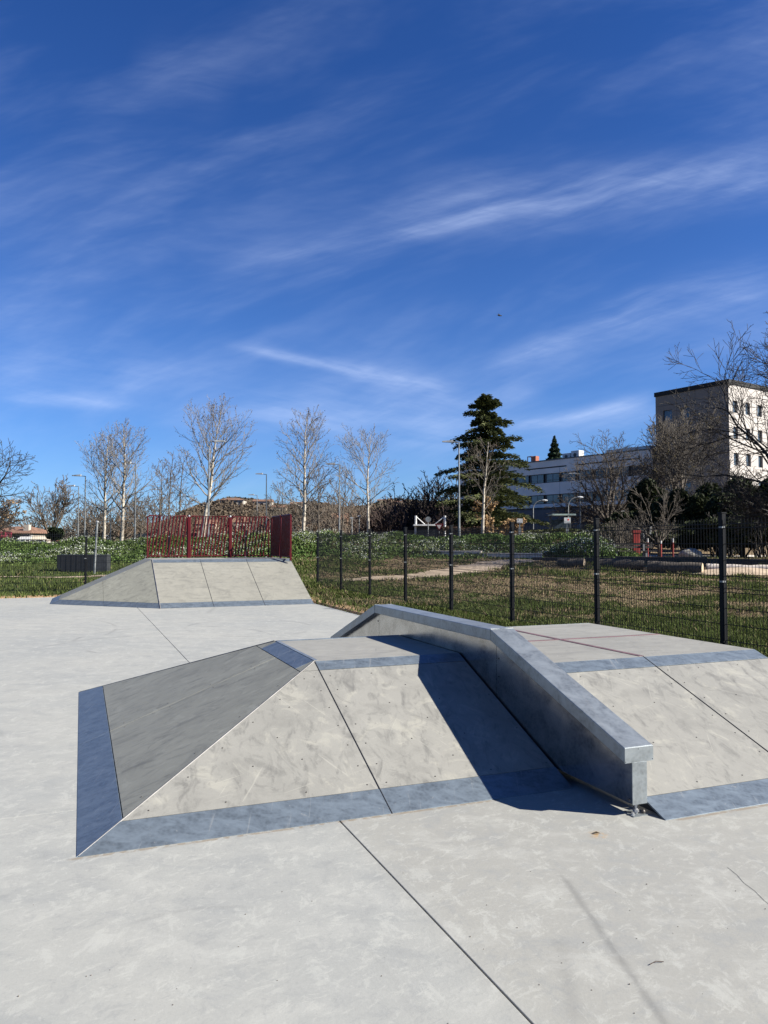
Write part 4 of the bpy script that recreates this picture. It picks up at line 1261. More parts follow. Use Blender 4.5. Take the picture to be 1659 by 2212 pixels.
def restaurant():
    Z = 72
    r = empty('restaurant_building', at(30, 1171, Z), -YAW, 'low building with orange tiled roof and dark red awning at the left edge', 'building')
    s = Z / F_
    b0 = lambda x, y: ((x - 30) * s, (1171 - y) * s)
    x0, z0 = b0(-60, 1180); x1, z1 = b0(66, 1152)
    MB().box((x0, 0, z0 - 1), (x1, 6, z1)).build('wall', M_houseW, r)
    _, zr = b0(0, 1136)
    rf = MB().add([(x0, -.4, z1), (x1 + .3, -.4, z1), (x1 + .3, 6, z1), (x0, 6, z1), (x0, 2.8, zr), (x1 - 1.2, 2.8, zr)], [(0,1,5,4), (2,3,4,5), (1,2,5), (0,3,2,1), (3,0,4)]).build('roof', M_roof, r)
    xc, zc = b0(47, 1133)
    MB().box((xc-.25, .8, z1), (xc+.25, 1.3, zc)).build('chimney', M_houseW, rf)
    xa0, za0 = b0(-60, 1160); xa1, za1 = b0(54, 1149)
    m_aw = simple('awning_cloth', (.17, .006, .018), .8)
    MB().add([(xa0, -2.6, za0), (xa1, -2.6, za0), (xa1 - 1, -.45, za1), (xa0, -.45, za1), (xa0, -2.6, za0-.06), (xa1, -2.6, za0-.06), (xa1 - 1, -.45, za1-.06), (xa0, -.45, za1-.06)],
             [(0,1,2,3), (7,6,5,4), (0,4,5,1), (1,5,6,2), (2,6,7,3), (3,7,4,0)]).build('awning', m_aw, r)
    xw0, zw0 = b0(52, 1165); xw1, zw1 = b0(80, 1155)
    MB().add([(xw0, -1.5, zw0), (xw1, -1.5, zw0), (xw1-.6, .5, zw1), (xw0-.3, .5, zw1), (xw0, -1.5, zw0-.07), (xw1, -1.5, zw0-.07), (xw1-.6, .5, zw1-.07), (xw0-.3, .5, zw1-.07)],
             [(0,1,2,3), (7,6,5,4), (0,4,5,1), (1,5,6,2), (2,6,7,3), (3,7,4,0)]).build('porch_roof', M_white, r)
    for k in range(4):
        xx, _ = b0(-10 + 22 * k, 0)
        MB().box((xx-.3, -.03, z0+.9), (xx+.3, -.003, z1-.3)).build('window', M_frame, r)
restaurant()
def white_wall():
    Z = 62; s = Z / F_; r = empty('garden_wall', at(20, 1186, Z), -YAW, 'low white boundary wall in front of the building with the red awning', 'wall')
    MB().box((-3.5, 0, -.6), (2.9, .2, .72)).build('wall_panel', M_white, r)
    MB().box((-3.6, -.04, .722), (3.0, .24, .78)).build('coping', M_houseW, r)
white_wall()
def picnic():
    Z = 56; r = empty('picnic_table', at(92, 1178, Z), -YAW, 'brown picnic table in front of the low white wall on the left', 'table')
    m_ = simple('brown_wood', (.16, .07, .045), .8)
    MB().box((-1.1, -.4, .30), (1.1, .4, .36)).build('tabletop', m_, r)
    for y in (-.75, .55): MB().box((-1.1, y, .02), (1.1, y+.22, .07)).build('seat', m_, r)
    for x in (-.8, .8):
        MB().tube([(x, -.7, -.4), (x, -.2, .3)], .04, 4).build('leg', m_, r); MB().tube([(x, .7, -.4), (x, .2, .3)], .04, 4).build('leg', m_, r)
picnic()

# ------------------------------------------------------------------ office block and tower
M_offw = simple('office_cladding', (.60, .575, .54), .7, 0, .05, .3)
M_offd = simple('office_base', (.055, .06, .07), .6, 0, .1, .5)
M_tow_shade = simple('tower_panel_shade', (.175, .155, .135), .85, 0, .05, .35)  # tower wall away from the sun: shade painted in as a darker colour
M_coping = simple('dark_coping', (.018, .018, .018), .7, spec=.2)

def facade(name, parent, S0, S1, z0, z1, openings, mat, depth=.3, axis_y=0.0, uvflip=False):
    """wall in the local x/z plane at y=axis_y facing -y, with recessed openings"""
    xs = sorted({S0, S1, *[o[0] for o in openings], *[o[1] for o in openings]}); zs = sorted({z0, z1, *[o[2] for o in openings], *[o[3] for o in openings]})
    mb = MB()
    for a, b in zip(xs[:-1], xs[1:]):
        for c, d in zip(zs[:-1], zs[1:]):
            mx, mz = (a+b)/2, (c+d)/2
            if any(o[0] < mx < o[1] and o[2] < mz < o[3] for o in openings): continue
            mb.add([(a, axis_y, c), (b, axis_y, c), (b, axis_y, d), (a, axis_y, d)], [(0,1,2,3)])
    for a, b, c, d in openings:
        y, yd = axis_y, axis_y + depth
        mb.add([(a,y,c),(b,y,c),(b,y,d),(a,y,d),(a,yd,c),(b,yd,c),(b,yd,d),(a,yd,d)], [(0,4,5,1),(1,5,6,2),(2,6,7,3),(3,7,4,0)])
    return mb.build(name, mat, parent)

def window_unit(parent, a, b, c, d, y, panes=2, sill=True, rotobj=None):
    f = MB(); fw = .07
    f.box((a, y, c), (b, y+.06, c+fw)).box((a, y, d-fw), (b, y+.06, d)).box((a, y, c+fw), (a+fw, y+.06, d-fw)).box((b-fw, y, c+fw), (b, y+.06, d-fw))
    for k in range(1, panes):
        x = a + (b-a)*k/panes; f.box((x-.03, y, c+fw), (x+.03, y+.06, d-fw))
    if d - c > .8 and panes > 1: f.box((a+fw, y+.01, c+.32), (b-fw, y+.05, c+.37))
    o = f.build('window', M_frame, parent)
    MB().box((a+.02, y+.03, c+.02), (b-.02, y+.045, d-.02)).build('pane', M_glass, o)

def office():
    Z = 102
    p = at(1412, 1171.7, Z); L = 38.0
    # local x runs from far left end to the right end
    dirc = Vector((.6, -.8)); dx, dy = park(.6, -.8)
    ang = math.atan2(dy, dx)
    r = empty('office_building', (p.x, p.y, 0), ang, 'white three-storey office building with dark ribbon windows behind the large bare tree', 'building')
    zb, zt = 6.8, 13.9
    bands = [(11.95, 10.55), (8.75, 7.35)]
    ops = [(-L+1, -1.0, b_, a_) for a_, b_ in bands] + [(-22.5, -14.5, 12.75, 12.95), (-L+2, -24.5, 12.75, 12.95), (-12.5, -2, 12.75, 12.95)]
    facade('wall', r, -L, 0, zb, zt, ops, M_offw, .25)
    MB().box((-L, .26, zb+.01), (-.01, 14, zt-.02)).build('inner_core', M_frame, r)
    MB().box((-.008, .0, zb), (.0, 14, zt)).build('side_wall', M_houseW, r)
    MB().box((-L-.1, -.08, zt+.003), (.1, 14, zt+.16)).build('roof_edge', M_coping if False else M_offd, r)
    for a_, b_ in bands:
        k = 0; x = -L + 1.2
        while x < -3.6:
            window_unit(r, x, x+2.55, b_+.04, a_-.04, .10); x += 3.05
    # joints
    x = -L + 4
    while x < -1:
        for c, d in ((zb+.05, 7.3), (8.8, 10.5), (12.0, 12.7)): MB().box((x-.02, -.006, c), (x+.02, -.002, d)).build('panel_joint', M_offd, r)
        x += 9.1
    # recessed dark ground floor
    MB().box((-L+2, .6, 0), (-9, 13, zb-.003)).build('ground_floor', M_offd, r)
    MB().box((-23.5, -3.2, 0), (-9.5, .55, 6.3)).build('entrance_block', M_offd, r)
    for x in (-30, -26.5, -20, -12.2): MB().box((x, .52 if x < -24 else -3.24, 1), (x+1.6, .59 if x < -24 else -3.205, 5.6)).build('dark_bay', M_frame, r)
    pent = MB().box((-9.5, 3, zt+.17), (-2.5, 11, 14.9)).build('roof_house', M_offw, r)
    return r, p, ang
office_root, office_p, office_ang = office()
def rooftop():
    M = Matrix.Translation((office_p.x, office_p.y, 0)) @ Matrix.Rotation(office_ang, 4, 'Z')
    p = M @ Vector((-24.5, 3, 14.063)); r = empty('roof_vent', p, office_ang, 'rust-brown steel frame unit on the roof edge left of the conifer', 'roof unit')
    m_ = simple('rust_steel', (.28, .09, .05), .8)
    MB().box((.5, 0, 0), (1.3, .8, 1.25)).build('casing', m_, r)
    for x in (-.5, .3): MB().box((x, 0, 0), (x+.1, .1, 1.2)).build('post', m_, r)
    MB().box((-.5, 0, 1.203), (.45, .8, 1.3)).build('frame_top', m_, r)
    for i, (x, w_, h) in enumerate(((-17.8, 1.5, 1.1), (-16.1, 1.5, 1.35))):
        p = M @ Vector((x, 3, 14.063)); r = empty('air_unit', p, office_ang, ['lower white air unit on the office roof, nearer the conifer', 'taller white air unit on the office roof, farther right of the conifer'][i], 'roof unit')
        MB().box((0, 0, 0), (w_, 1.2, h)).build('casing', M_white, r, bevel=.04)
        MB().cyl((w_/2, -.03, h*.5), .3, .028, 14, 'y').build('fan_grille', M_frame, r)
rooftop()

def tower():
    Z = 90
    p = at(1579.5, 1171.7, Z); ang = math.atan2(*reversed(park(.56, -.83)))
    # left shaded face: local x from -W..0 facing -y ; right face is rotated
    r = empty('tower_block', (p.x, p.y, 0), ang, 'tall six-storey block, one side shaded brown-grey and the other bright, with a dark roof rim', 'building')
    zt = 20.2; W = 10.1; z0 = 1.0
    rows = [17.55 - 3.12 * k for k in range(5)]
    cols = [(-9.0, -7.7), (-6.45, -5.2)]
    ops = [(a, b, z - .68, z + .72) for z in rows for a, b in cols]
    facade('wall', r, -W, 0, z0, zt, ops, M_tow_shade, .22)
    for o in ops: window_unit(r, o[0], o[1], o[2], o[3], .14, 1)
    for z in [r_ + 1.35 for r_ in rows] + [r_ - 1.05 for r_ in rows]:
        MB().box((-W, -.006, z-.015), (0, -.002, z+.015)).build('panel_joint', M_coping, r)
    for x in (-7.0, -4.4, -2.6, -1.2): MB().box((x-.012, -.0095, z0), (x+.012, -.0065, zt)).build('panel_joint', M_coping, r)
    # sunlit face
    L = 24
    s = bpy.data.objects.new('side_face', None)
    mb_par = empty('sun_side', (0, 0, 0)); mb_par.parent = r; mb_par.rotation_euler = (0, 0, math.pi/2)
    bpy.data.objects.remove(s)
    ops2 = []
    for z in rows:
        x = .85
        while x < L - 2:
            ops2.append((x, x + 1.0, z - .68, z + .78)); x += 2.6
    M_sunw = simple('tower_panel_sunlit', (.40, .37, .34), .85, 0, .04, .4)  # lighter copy of the tower wall colour, sunlight painted into this face
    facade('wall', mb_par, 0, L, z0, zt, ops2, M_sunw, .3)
    for o in ops2: window_unit(mb_par, o[0], o[1], o[2], o[3], .2, 1)
    MB().box((-W+.32, .32, z0), (-.32, L, zt-.01)).build('inner_core', M_frame, r)
    MB().box((-W-.12, -.12, zt+.003), (.12, L, zt+.55)).build('roof_rim', M_coping, r)
    return r
tower()

# ------------------------------------------------------------------ street lamps
def lamp(px, top, Z, label, kind='tall', arm=-1, mat=None):
    g = onground(px, Z); H = at(px, top, Z).z - g.z; mat = mat or M_pole
    r = empty('street_lamp', g, -YAW, label, 'street lamp', 'street lamps around the car park')
    if kind == 'curved':
        pts = [(0, 0, 0), (0, 0, H*.82)] + [(.75 * (1 - math.cos(a)) * arm, 0, H * .82 + H * .16 * math.sin(a)) for a in (.4, .8, 1.2, 1.57)]
        MB().tube(pts, .045, 6).build('pole', mat, r)
        MB().ball((.95 * arm, 0, H * .98), .28, 8, 6, (1, .6, .35)).build('lamp_head', M_lamp, r)
        return
    MB().tube([(0, 0, 0), (0, 0, H*.5), (0, 0, H)], [.075, .055, .038], 8).build('pole', mat, r)
    MB().tube([(0, 0, H), (arm * .55, 0, H + .06)], .03, 6).build('arm', mat, r)
    MB().add([(arm*.35, -.13, H), (arm*1.0, -.10, H+.03), (arm*1.0, .10, H+.03), (arm*.35, .13, H), (arm*.35, -.13, H+.14), (arm*1.0, -.10, H+.09), (arm*1.0, .10, H+.09), (arm*.35, .13, H+.14)],
             [(0,1,2,3), (4,7,6,5), (0,4,5,1), (1,5,6,2), (2,6,7,3), (3,7,4,0)]).build('lamp_head', M_lamp, r)
for a in (
    (168.6, 1051, 66, 'shorter grey street lamp, first from the left above the white van'),
    (183, 1029, 58, 'tall grey street lamp just right of the shorter one on the left'),
    (291.6, 1002, 54, 'tall grey street lamp through the right part of the paired plane trees'),
    (450, 955, 48, 'tallest grey street lamp in front of the leaning plane tree behind the railing', 'tall', 1),
    (575, 1025, 70, 'dark street lamp with an arm to the left above the railing corner', 'tall', -1, M_dpole),
    (239, 1098, 70, 'short dark street lamp between the two paired plane trunks', 'tall', -1, M_dpole),
    (344, 1058, 78, 'thin street lamp behind the slender trio of trees', 'tall', -1),
    (555, 1070, 86, 'small distant street lamp left of the dark lamp post', 'tall', -1),
    (733, 1004, 56, 'tall grey street lamp between the two white-trunked plane trees', 'tall', -1),
    (992, 956, 46, 'tall grey street lamp crossing the left side of the cedar', 'tall', -1),
    (1254, 1024, 70, 'tall thin lamp post in front of the white office building', 'tall', -1),
    (1228, 1072, 62, 'small white curved lamp above the bus shelter', 'curved', 1),
    (1152, 1079, 64, 'small white curved lamp beside the ochre seeded tree', 'curved', 1),
    (1357, 1106, 74, 'thin lamp post at the left side of the dark evergreen clump', 'tall', -1)):
    lamp(*a)

# ------------------------------------------------------------------ cars
def car_mats(n, c): return simple(n, c, .25, .3, .03, 1)
CARM = {'white': car_mats('car_white', (.7, .7, .7)), 'dark': car_mats('car_dark', (.02, .024, .03)), 'silver': car_mats('car_silver', (.35, .37, .39)), 'blue': car_mats('car_blue', (.02, .035, .07))}
def car(px, Z, color, label, rot=0.0, van=False, size=1.0, dz=0):
    g = onground(px, Z); g.z += dz
    r = empty('parked_car', g, -YAW + rot, label, 'car', 'cars parked behind the bank')
    L, W, Hh = 4.2 * size, 1.75, (1.9 if van else 1.45)
    if van: prof = [(-.5, .25), (.5, .25), (.5, .6), (.44, .95), (.34, 1.02), (.26, Hh), (-.48, Hh), (-.5, .8)]
    else: prof = [(-.5, .28), (.5, .28), (.5, .62), (.46, .78), (.26, .92), (.12, Hh - .03), (.0, Hh), (-.22, Hh - .02), (-.40, .98), (-.49, .9)]
    MB().prism([(x * L, -W/2, z) for x, z in prof], (0, W, 0)).build('body', CARM[color], r, bevel=.06)
    if van: gl = [(.30, 1.05), (.235, Hh-.12), (.02, Hh-.12), (.02, 1.05)]
    else: gl = [(.235, .95), (.115, Hh-.1), (-.2, Hh-.1), (-.36, 1.0), (-.36, .95)]
    for y in (-W/2 - .004, W/2 - .02): MB().prism([(x * L, y, z) for x, z in gl], (0, .024, 0)).build('window', M_glass, r)
    for x in (-.32, .32):
        for y in (-W/2 - .01, W/2 - .19):
            w_ = MB().cyl((x * L, y, .32), .32, .2, 16, 'y').build('wheel', M_tyre, r)
            MB().cyl((x * L, y - .006, .32), .19, .212, 12, 'y').build('rim', M_clampm, w_)
for a in (
    (136, 140, 'white', 'white van parked right of the small dark evergreen on the left', .1, True, 1.0, .1),
    (170, 140, 'dark', 'dark car parked beside the white van', .1, False, 1.0, .2),
    (222, 145, 'silver', 'pale car parked below the bare plane pair', .0, False, 1.0, .3),
    (318, 112, 'dark', 'dark car parked left of the red railing', .1, False, 1.0, .35),
    (426, 112, 'dark', 'black car seen through the middle railing panel', .15, False, 1.0, .35),
    (470, 118, 'blue', 'dark blue car seen behind the second railing post', -.1, False, 1.0, .2),
    (563, 105, 'dark', 'black car seen through the right railing panel', .1, False, 1.0, .6),
    (700, 100, 'silver', 'silver car roof showing above the bank right of the railing', .0, False, 1.0, .3),
    (818, 90, 'dark', 'dark car roof showing above the bank near the slim white trunk', .0, False, 1.0, .35),
    (915, 84, 'silver', 'silver car below the white framed shelter', .0, False, 1.0, .35),
    (1022, 72, 'silver', 'silver car left of the pale leaning tree in front of the cedar', .3, False, 1.0, .35),
    (1086, 74, 'silver', 'silver car right of the pale leaning tree behind the fence', .2, False, 1.0, .35)):
    car(*a)

# ------------------------------------------------------------------ street furniture behind the bank
def shelter():
    Z = 56; s = Z / F_
    o = onground(929, Z); r = empty('shelter_frame', o, -YAW, 'white framed canopy with two masts and slanting stays in front of the brown thicket', 'canopy')
    X = lambda px: (px - 929) * s
    ZZ = lambda py: at(929, py, Z).z - o.z
    for px, b in ((898, 0), (961, 0)):
        MB().tube([(X(px), 0, b), (X(px), 0, ZZ(1114))], .085, 8).build('mast', M_white, r)
    MB().box((X(893), -.6, ZZ(1136)), (X(950), .8, ZZ(1133))).build('canopy', M_white, r)
    MB().tube([(X(899), 0, ZZ(1116)), (X(918), 0, ZZ(1133))], .035, 5).build('stay', M_white, r)
    MB().tube([(X(960), 0, ZZ(1116)), (X(938), 0, ZZ(1133))], .035, 5).build('stay', M_white, r)
    MB().box((X(902), .1, 0), (X(946), .16, ZZ(1137))).build('back_panel', M_blk, r)
shelter()
def road_sign(px, py, Z, shape, label, rad=.32):
    g = onground(px, Z); z = at(px, py, Z).z - g.z; r = empty('road_sign', g, -YAW, label, 'road sign')
    MB().tube([(0, .03, 0), (0, .03, z + .2)], .035, 6).build('pole', M_pole, r)
    if shape == 'round':
        MB().cyl((0, -.02, z), rad, .02, 20, 'y').build('plate', M_pole, r)
    else:
        P = [(0, -.02, z - rad), (rad, -.02, z + rad * .7), (-rad, -.02, z + rad * .7)]
        MB().prism(P, (0, .02, 0)).build('plate', M_red, r)
        MB().prism([(0, -.03, z - rad*.5), (rad*.55, -.03, z + rad*.42), (-rad*.55, -.03, z + rad*.42)], (0, .006, 0)).build('plate_centre', simple('sign_grey', (.3, .27, .27), .6), r)
road_sign(925, 1122, 55, 'round', 'round grey road sign seen from behind above the white canopy', .2)
road_sign(948.6, 1138, 54, 'tri', 'small inverted red triangle road sign beside the right mast of the canopy', .32)
def board_sign(px, py, Z, wpx, hpx, dot, label):
    g = onground(px, Z); c = at(px, py, Z).z - g.z; s = Z / F_; w_, h = wpx * s / 2, hpx * s / 2
    r = empty('info_sign', g, -YAW, label, 'sign')
    MB().box((-.09, 0, 0), (.09, .07, c - h - .3)).build('post', M_pole, r)
    MB().box((-.03, 0, c - h - .3), (.03, .05, c)).build('pole', M_pole, r)
    p = MB().box((-w_, -.035, c - h), (w_, -.003, c + h)).build('plate', M_white, r)
    mk = MB()
    for k in range(5):
        x = -w_ * .8 + k * w_ * .34; mk.box((x, -.04, c - h*.72), (x + w_*.2, -.036, c - h*.5))
    mk.build('lettering', M_blk, p)
    if dot: MB().cyl((w_*.3, -.041, c + h*.25), h*.34, .004, 16, 'y').build('red_dot', simple('sign_red', (.55, .06, .03), .6), p)
    else: MB().box((-w_*.7, -.041, c + h*.2), (-w_*.35, -.037, c + h*.6)).build('emblem', M_blk, p)
board_sign(1122.8, 1125, 50, 12, 9.5, False, 'smaller white sign on a grey post right of the pale leaning tree')
board_sign(1225.5, 1124, 48, 14, 12, True, 'larger white sign with a red dot on a grey post')
def poster():
    Z = 60; g = onground(1022, Z); s = Z / F_; zc = at(1022, 1127, Z).z - g.z
    r = empty('poster_panel', g, -YAW, 'white poster panel with a yellow patch under the cedar', 'billboard')
    MB().box((-9*s, 0, zc - 9*s), (9*s, .08, zc + 9*s)).build('panel', M_white, r)
    MB().box((2*s, -.01, zc - 6*s), (8*s, -.003, zc + 4*s)).build('yellow_patch', simple('poster_yellow', (.6, .5, .12), .7), r)
    MB().box((-7*s, -.01, zc - 8*s), (-1*s, -.003, zc - 2*s)).build('dark_patch', M_blk, r)
    for x in (-7*s, 7*s): MB().box((x-.05, .085, 0), (x+.05, .15, zc)).build('leg', M_pole, r)
poster()
def bus_shelter():
    Z = 60; s = Z / F_; g = onground(1214, Z); r = empty('bus_shelter', g, -YAW, 'bus shelter with pale green roof in front of the dark office base', 'bus shelter')
    zr = at(1214, 1114, Z).z - g.z
    MB().box((-25*s, -.8, zr), (25*s, .8, zr + .12)).build('roof', simple('shelter_roof', (.30, .38, .34), .5), r)
    for x in (-22*s, 22*s):
        MB().box((x-.05, .6, 0), (x+.05, .7, zr)).build('post', M_dpole, r)
    MB().box((-20*s, .62, .4), (20*s, .66, zr - .3)).build('back_glass', M_glass, r)
    MB().box((-12*s, .3, .45), (12*s, .6, .5)).build('seat', M_dpole, r)
bus_shelter()
def rail_fence():
    Z = 49.5; r = empty('park_fence', onground(1010, Z), -YAW, 'thin dark vertical bar fence behind the flowering bank', 'fence')
    S = []; x0, x1 = -6.5, 11.5; base = r.location.z
    for k in range(int((x1-x0)/.16)):
        x = x0 + k*.16; S.append((x, 0, -.6, x, 0, 1.22, .012, .012))
    b = segs('pickets', np.array(S), M_wire, r, 3)
    b['kind'] = 'stuff'
    for z in (.2, 1.12): MB().tube([(x0, 0, z), (x1, 0, z)], .02, 4).build('rail', M_wire, r)
rail_fence()
for i, px in enumerate((606/1.0, 735.5, 758)):
    pass
def small_post(px, top, Z, label):
    g = onground(px, Z); h = at(px, top, Z).z - g.z; r = empty('marker_post', g, -YAW, label, 'post', 'slim posts on the far side of the bank')
    MB().tube([(0, 0, 0), (0, 0, h)], .04, 6).build('pole', M_pole, r); MB().box((-.14, -.03, h), (.10, .03, h+.1)).build('cap', M_lamp, r)
small_post(1386/1.8228*1.0 + 0, 1120, 58, 'slim pale post left of the slim white-trunked plane tree')
small_post(776, 1116, 60, 'slim pale post touching the slim white trunk on its left')

# ------------------------------------------------------------------ field things
def black_box():
    Z = 34.5; g = onground(178, Z); s = Z / F_; r = empty('planter_box', g, -YAW + .06, 'long black plastic trough on the grass behind the left fence', 'trough')
    h = at(178, 1198, Z).z - g.z; w_ = 53 * s
    MB().box((-w_, 0, -.1), (w_*.5, .6, h)).build('box', M_blk, r, bevel=.015)
    MB().box((w_*.5+.003, .04, -.1), (w_, .56, h-.006)).build('end_box', simple('dark_grey_plastic', (.03, .032, .036), .5), r, bevel=.015)
    for k in range(7): MB().box((-w_ + .2 + k*w_*.2, -.012, -.05), (-w_ + .24 + k*w_*.2, -.002, h-.03)).build('rib', M_blk, r)
black_box()
def lean_pole():
    Z = 33.5; g = onground(205, Z); tp = at(210, 1128, Z); r = empty('leaning_pole', g, 0, 'slightly leaning galvanised pole beside the long black trough', 'pole')
    d = tp - g; MB().tube([(0, 0, -.1), tuple(d)], .045, 8).build('shaft', M_pole, r)
    MB().tube([tuple(d), tuple(d + Vector((.02, 0, .06)))], .06, 8).build('cap', M_lamp, r)
lean_pole()

def log(name, pA, pB, rad, label, mat=M_log, group=None):
    a = Vector(pA); b = Vector(pB); a.z += rad * .8; b.z += rad * .8
    r = empty(name, a, 0, label, 'log', group); d = b - a; n = 9; rng = random.Random(int(rad*1000 + a.x*10))
    pts = [d * (i/n) + Vector((rng.gauss(0, .012), rng.gauss(0, .012), rng.gauss(0, .012))) for i in range(n+1)]
    MB().tube(pts, [rad * rng.uniform(.95, 1.05) for _ in pts], 12, False).build('bark', mat, r, smooth=True)
    dn = d.normalized()
    for p in (pts[0], pts[-1]):
        MB().tube([p - dn * .004, p + dn * .004], rad * .96, 12).build('cut_end', M_logend, r)
GL = 'logs lying at the edge of the field'
log('log', onground(1205, 37.2), onground(1262, 36.6), .22, 'short dark log left of the longest dark log behind the fence', M_log, GL)
log('log', onground(1203+80, 36.0), onground(1390, 35.4), .24, 'medium dark log left of the longest dark log', M_log, GL)
log('log', onground(1398, 34.6), onground(1516, 33.4), .27, 'longest dark log with pale cut end near the last fence post', M_log, GL)
log('log', onground(1524, 34.6), onground(1700, 33.4), .20, 'pale sunlit log running out at the right edge', M_timber, GL)

def beam(pA, pB, w_, h, mat, label):
    a = Vector(pA); b = Vector(pB); d = (b - a); L = d.xy.length; ang = math.atan2(d.y, d.x)
    r = empty('timber_beam', a, ang, label, 'beam')
    n = max(1, int(L / 3.2)); x = 0
    for k in range(n):
        x0, x1 = L*k/n + .02, L*(k+1)/n - .02; z0 = d.z * k / n
        MB().box((x0, -w_/2, -.1 + z0), (x1, w_/2, h + z0)).build('beam_length', mat, r, bevel=.012)
beam(onground(915, 43.5), onground(1172, 42.0), .75, .20, M_timber, 'pale timber beam along the foot of the flowering bank')
beam(onground(1150, 41.0), onground(1420, 38.5), .3, .16, M_dtimber, 'dark timber beam behind the short dark logs')
beam(onground(1330, 40.0), onground(1740, 37.0), .34, .26, M_dtimber, 'long dark timber beam behind the longest log, running to the right edge')

def pavement_strip():
    mb = MB(); Z0 = 50.5
    V = []; Fc = []
    n = 30
    for i in range(n + 1):
        px = 1380 + 420 * i / n
        for k, Z in enumerate((49.6, 52.0)):
            g = onground(px, Z); V.append((g.x, g.y, g.z + .03))
    for i in range(n): Fc.append((2*i, 2*i+2, 2*i+3, 2*i+1))
    tag(np_mesh('pavement', V, Fc, simple('pale_pavement', (.52, .48, .42), .9)), kind='structure')
pavement_strip()

def red_post(px, top, bot, Z, rad, label, cap=None, flat=False):
    g = onground(px, Z); h = max(at(px, top, Z).z - g.z, .5); r = empty('red_bollard', g, -YAW, label, 'bollard', 'red posts in front of the dark hedge')
    m_ = MATS.get('bright_red') or simple('bright_red', (.22, .015, .010), .5)
    if flat:
        MB().box((-rad, -.1, 0), (rad, .1, h)).build('post', m_, r, bevel=.02); MB().box((-rad*1.25, -.13, h*.9), (rad*1.25, .13, h+.02)).build('head', m_, r, bevel=.02)
    else:
        MB().tube([(0, 0, 0), (0, 0, h*.8)], rad, 8).build('post', m_, r); MB().tube([(0, 0, h*.8+.001), (0, 0, h)], rad*1.05, 8).build('white_top', M_white, r)
red_post(1374, 1146, 1174, 45, .19, 'thick red post beside the twiggy shrub, the tallest of the red posts', flat=True)
red_post(1398.5, 1163, 1187, 46, .055, 'thin red bollard with white top, left of the small grey tree')
red_post(1427, 1168, 1187, 46, .06, 'red bollard with white top hidden at the foot of the small grey tree')
red_post(1453, 1163, 1187, 46, .055, 'thin red bollard with white top, right of the small grey tree')

def bench():
    Z = 42; s = Z / F_; g = onground(1361, Z); r = empty('park_bench', g, -YAW, 'dark park bench in front of the twiggy bare shrub', 'bench')
    w_ = 1.35
    for y, z in ((-.25, .42), (-.08, .42), (.09, .42)): MB().box((-w_, y, z), (w_, y+.13, z+.04)).build('seat_slat', M_dtimber, r)
    for z in (.6, .76): MB().box((-w_, .28, z), (w_, .32, z+.12)).build('backrest', M_dtimber, r)
    for x in (-w_*.6, w_*.6):
        MB().box((x-.05, -.22, -.1), (x+.05, -.12, .415)).build('leg', simple('bench_leg', (.16, .16, .16), .7), r); MB().box((x-.05, .2, -.1), (x+.05, .277, .85)).build('leg', MATS['bench_leg'], r)
bench()
def boulder():
    g = onground(1491, 46.5); me = MB().ball((0, 0, .2), .72, 12, 8, (1, .7, .55)); rng = random.Random(4)
    me.v = [(x * rng.uniform(.93, 1.07), y * rng.uniform(.93, 1.07), z * rng.uniform(.93, 1.07)) for x, y, z in me.v]
    o = me.build('boulder', M_stone, smooth=True); o.location = g; o.rotation_euler = (0, 0, -YAW); tag(o, 'pale round boulder on the grass in front of the dark hedge', 'boulder')
boulder()
def sand_heap():
    g = onground(1600, 33.5); N = 24; V = []; Fc = []
    for j in range(7):
        for i in range(N):
            a = 6.2832 * i / N; rr = j / 6; V.append((math.cos(a)*rr*2.6*CYW, math.sin(a)*rr*1.1 - math.cos(a)*rr*2.6*SYW, .26 * (1-rr*rr)**1.5 + .02*random.random() - .03*(j == 6)))
    for j in range(6):
        for i in range(N): a = j*N+i; b = j*N+(i+1) % N; Fc.append((a, b, b+N, a+N))
    o = np_mesh('sand_heap', V, Fc, M_sand, smooth=True); o.location = g; tag(o, 'low heap of sandy soil in front of the pale log at the right', 'sand heap')
sand_heap()

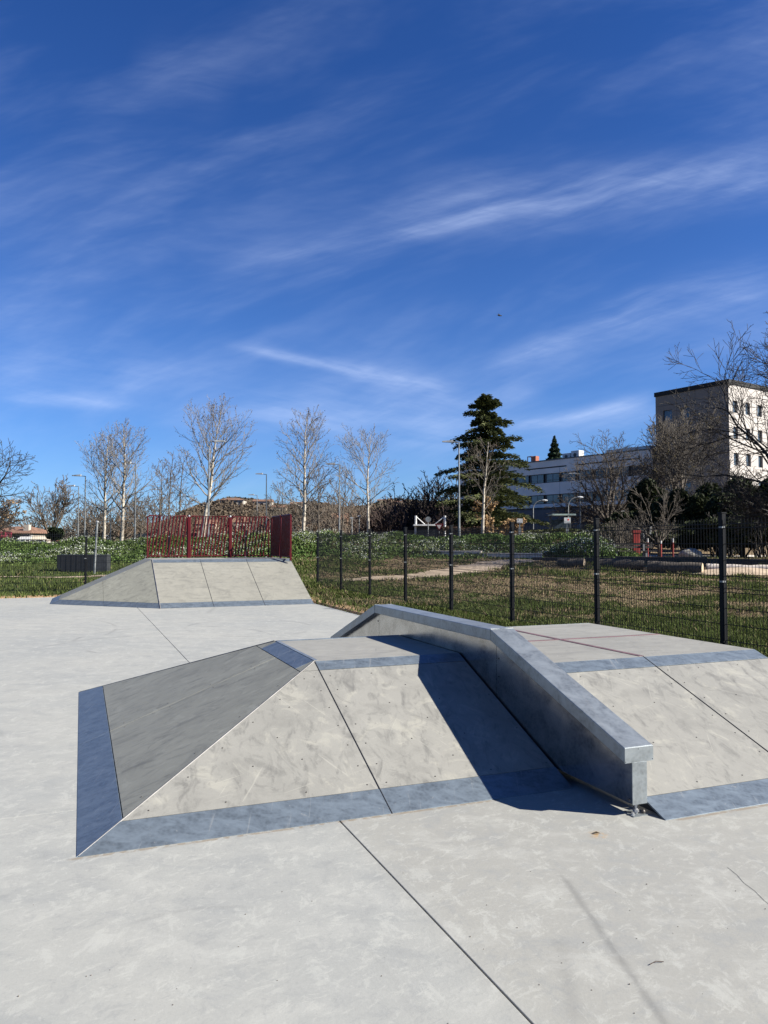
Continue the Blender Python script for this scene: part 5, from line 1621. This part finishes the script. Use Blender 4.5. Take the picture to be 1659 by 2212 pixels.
# ------------------------------------------------------------------ bird, small litter, grit
def bird():
    c = at(1079, 681.5, 45)
    mb = MB().ball((0, 0, 0), .055, 10, 6, (2.1, .8, .8)).ball((.12, 0, .01), .032, 8, 5, (1.2, .9, .9))
    wing = [(.04, 0, .02), (-.05, 0, .02), (-.10, .14, .05), (-.06, .24, .03), (0, .2, .06)]
    for s in (1, -1):
        P = [Vector((x, y * s, z)) for x, y, z in wing]; mb.prism(P, (0, 0, .008))
    mb.prism([Vector((-.09, .02, 0)), Vector((-.09, -.02, 0)), Vector((-.19, -.035, 0)), Vector((-.19, .035, 0))], (0, 0, .008))
    o = mb.build('bird', simple('dark_feathers', (.03, .028, .026), .8)); o.location = c; o.rotation_euler = (.5, .1, -YAW + .2)
    tag(o, 'small dark bird flying in the open sky', 'bird')
bird()

def leafbit():
    mb = MB().add([(-.022, 0, .003), (0, -.008, .012), (.024, 0, .004), (0, .009, .010)], [(0, 1, 2, 3)])
    o = mb.build('fallen_leaf', simple('dry_leaf', (.10, .075, .045), .9)); o.location = (2.49, 3.34, .001); o.rotation_euler = (0, 0, -.6)
    tag(o, 'tiny dry leaf on the sandy stain in front of the grind ledge', 'leaf')
    mb = MB().tube([(-.03, 0, .003), (0, .004, .006), (.028, -.004, .003)], .0016, 5)
    o = mb.build('twig', simple('dry_twig', (.06, .04, .03), .9)); g = (2.30, 2.38); o.location = (1.93, 2.25, .001); tag(o, 'tiny dark twig on the concrete near the bottom of the view', 'twig')
leafbit()
def grit():
    nr = np.random.default_rng(21); N = 230
    u = nr.uniform(-.6, .6, N); d = np.exp(nr.uniform(math.log(1.6), math.log(12), N)); x, y = park(u*d, d)
    k = ~((x > -.05) & (x < 5.4) & (y > 3.3) & (y < 8.8)) & (x < 5.3); x, y = x[k], y[k]
    mb = MB()
    for a, b in zip(x, y):
        r = float(nr.uniform(.0009, .0028)); mb.ball((float(a), float(b), r*.6), r, 5, 3)
    tag(mb.build('grit', simple('grit_stone', (.13, .11, .09), .9)), 'scattered dark grit and small pebbles on the concrete slab', 'grit', kind='stuff')
grit()
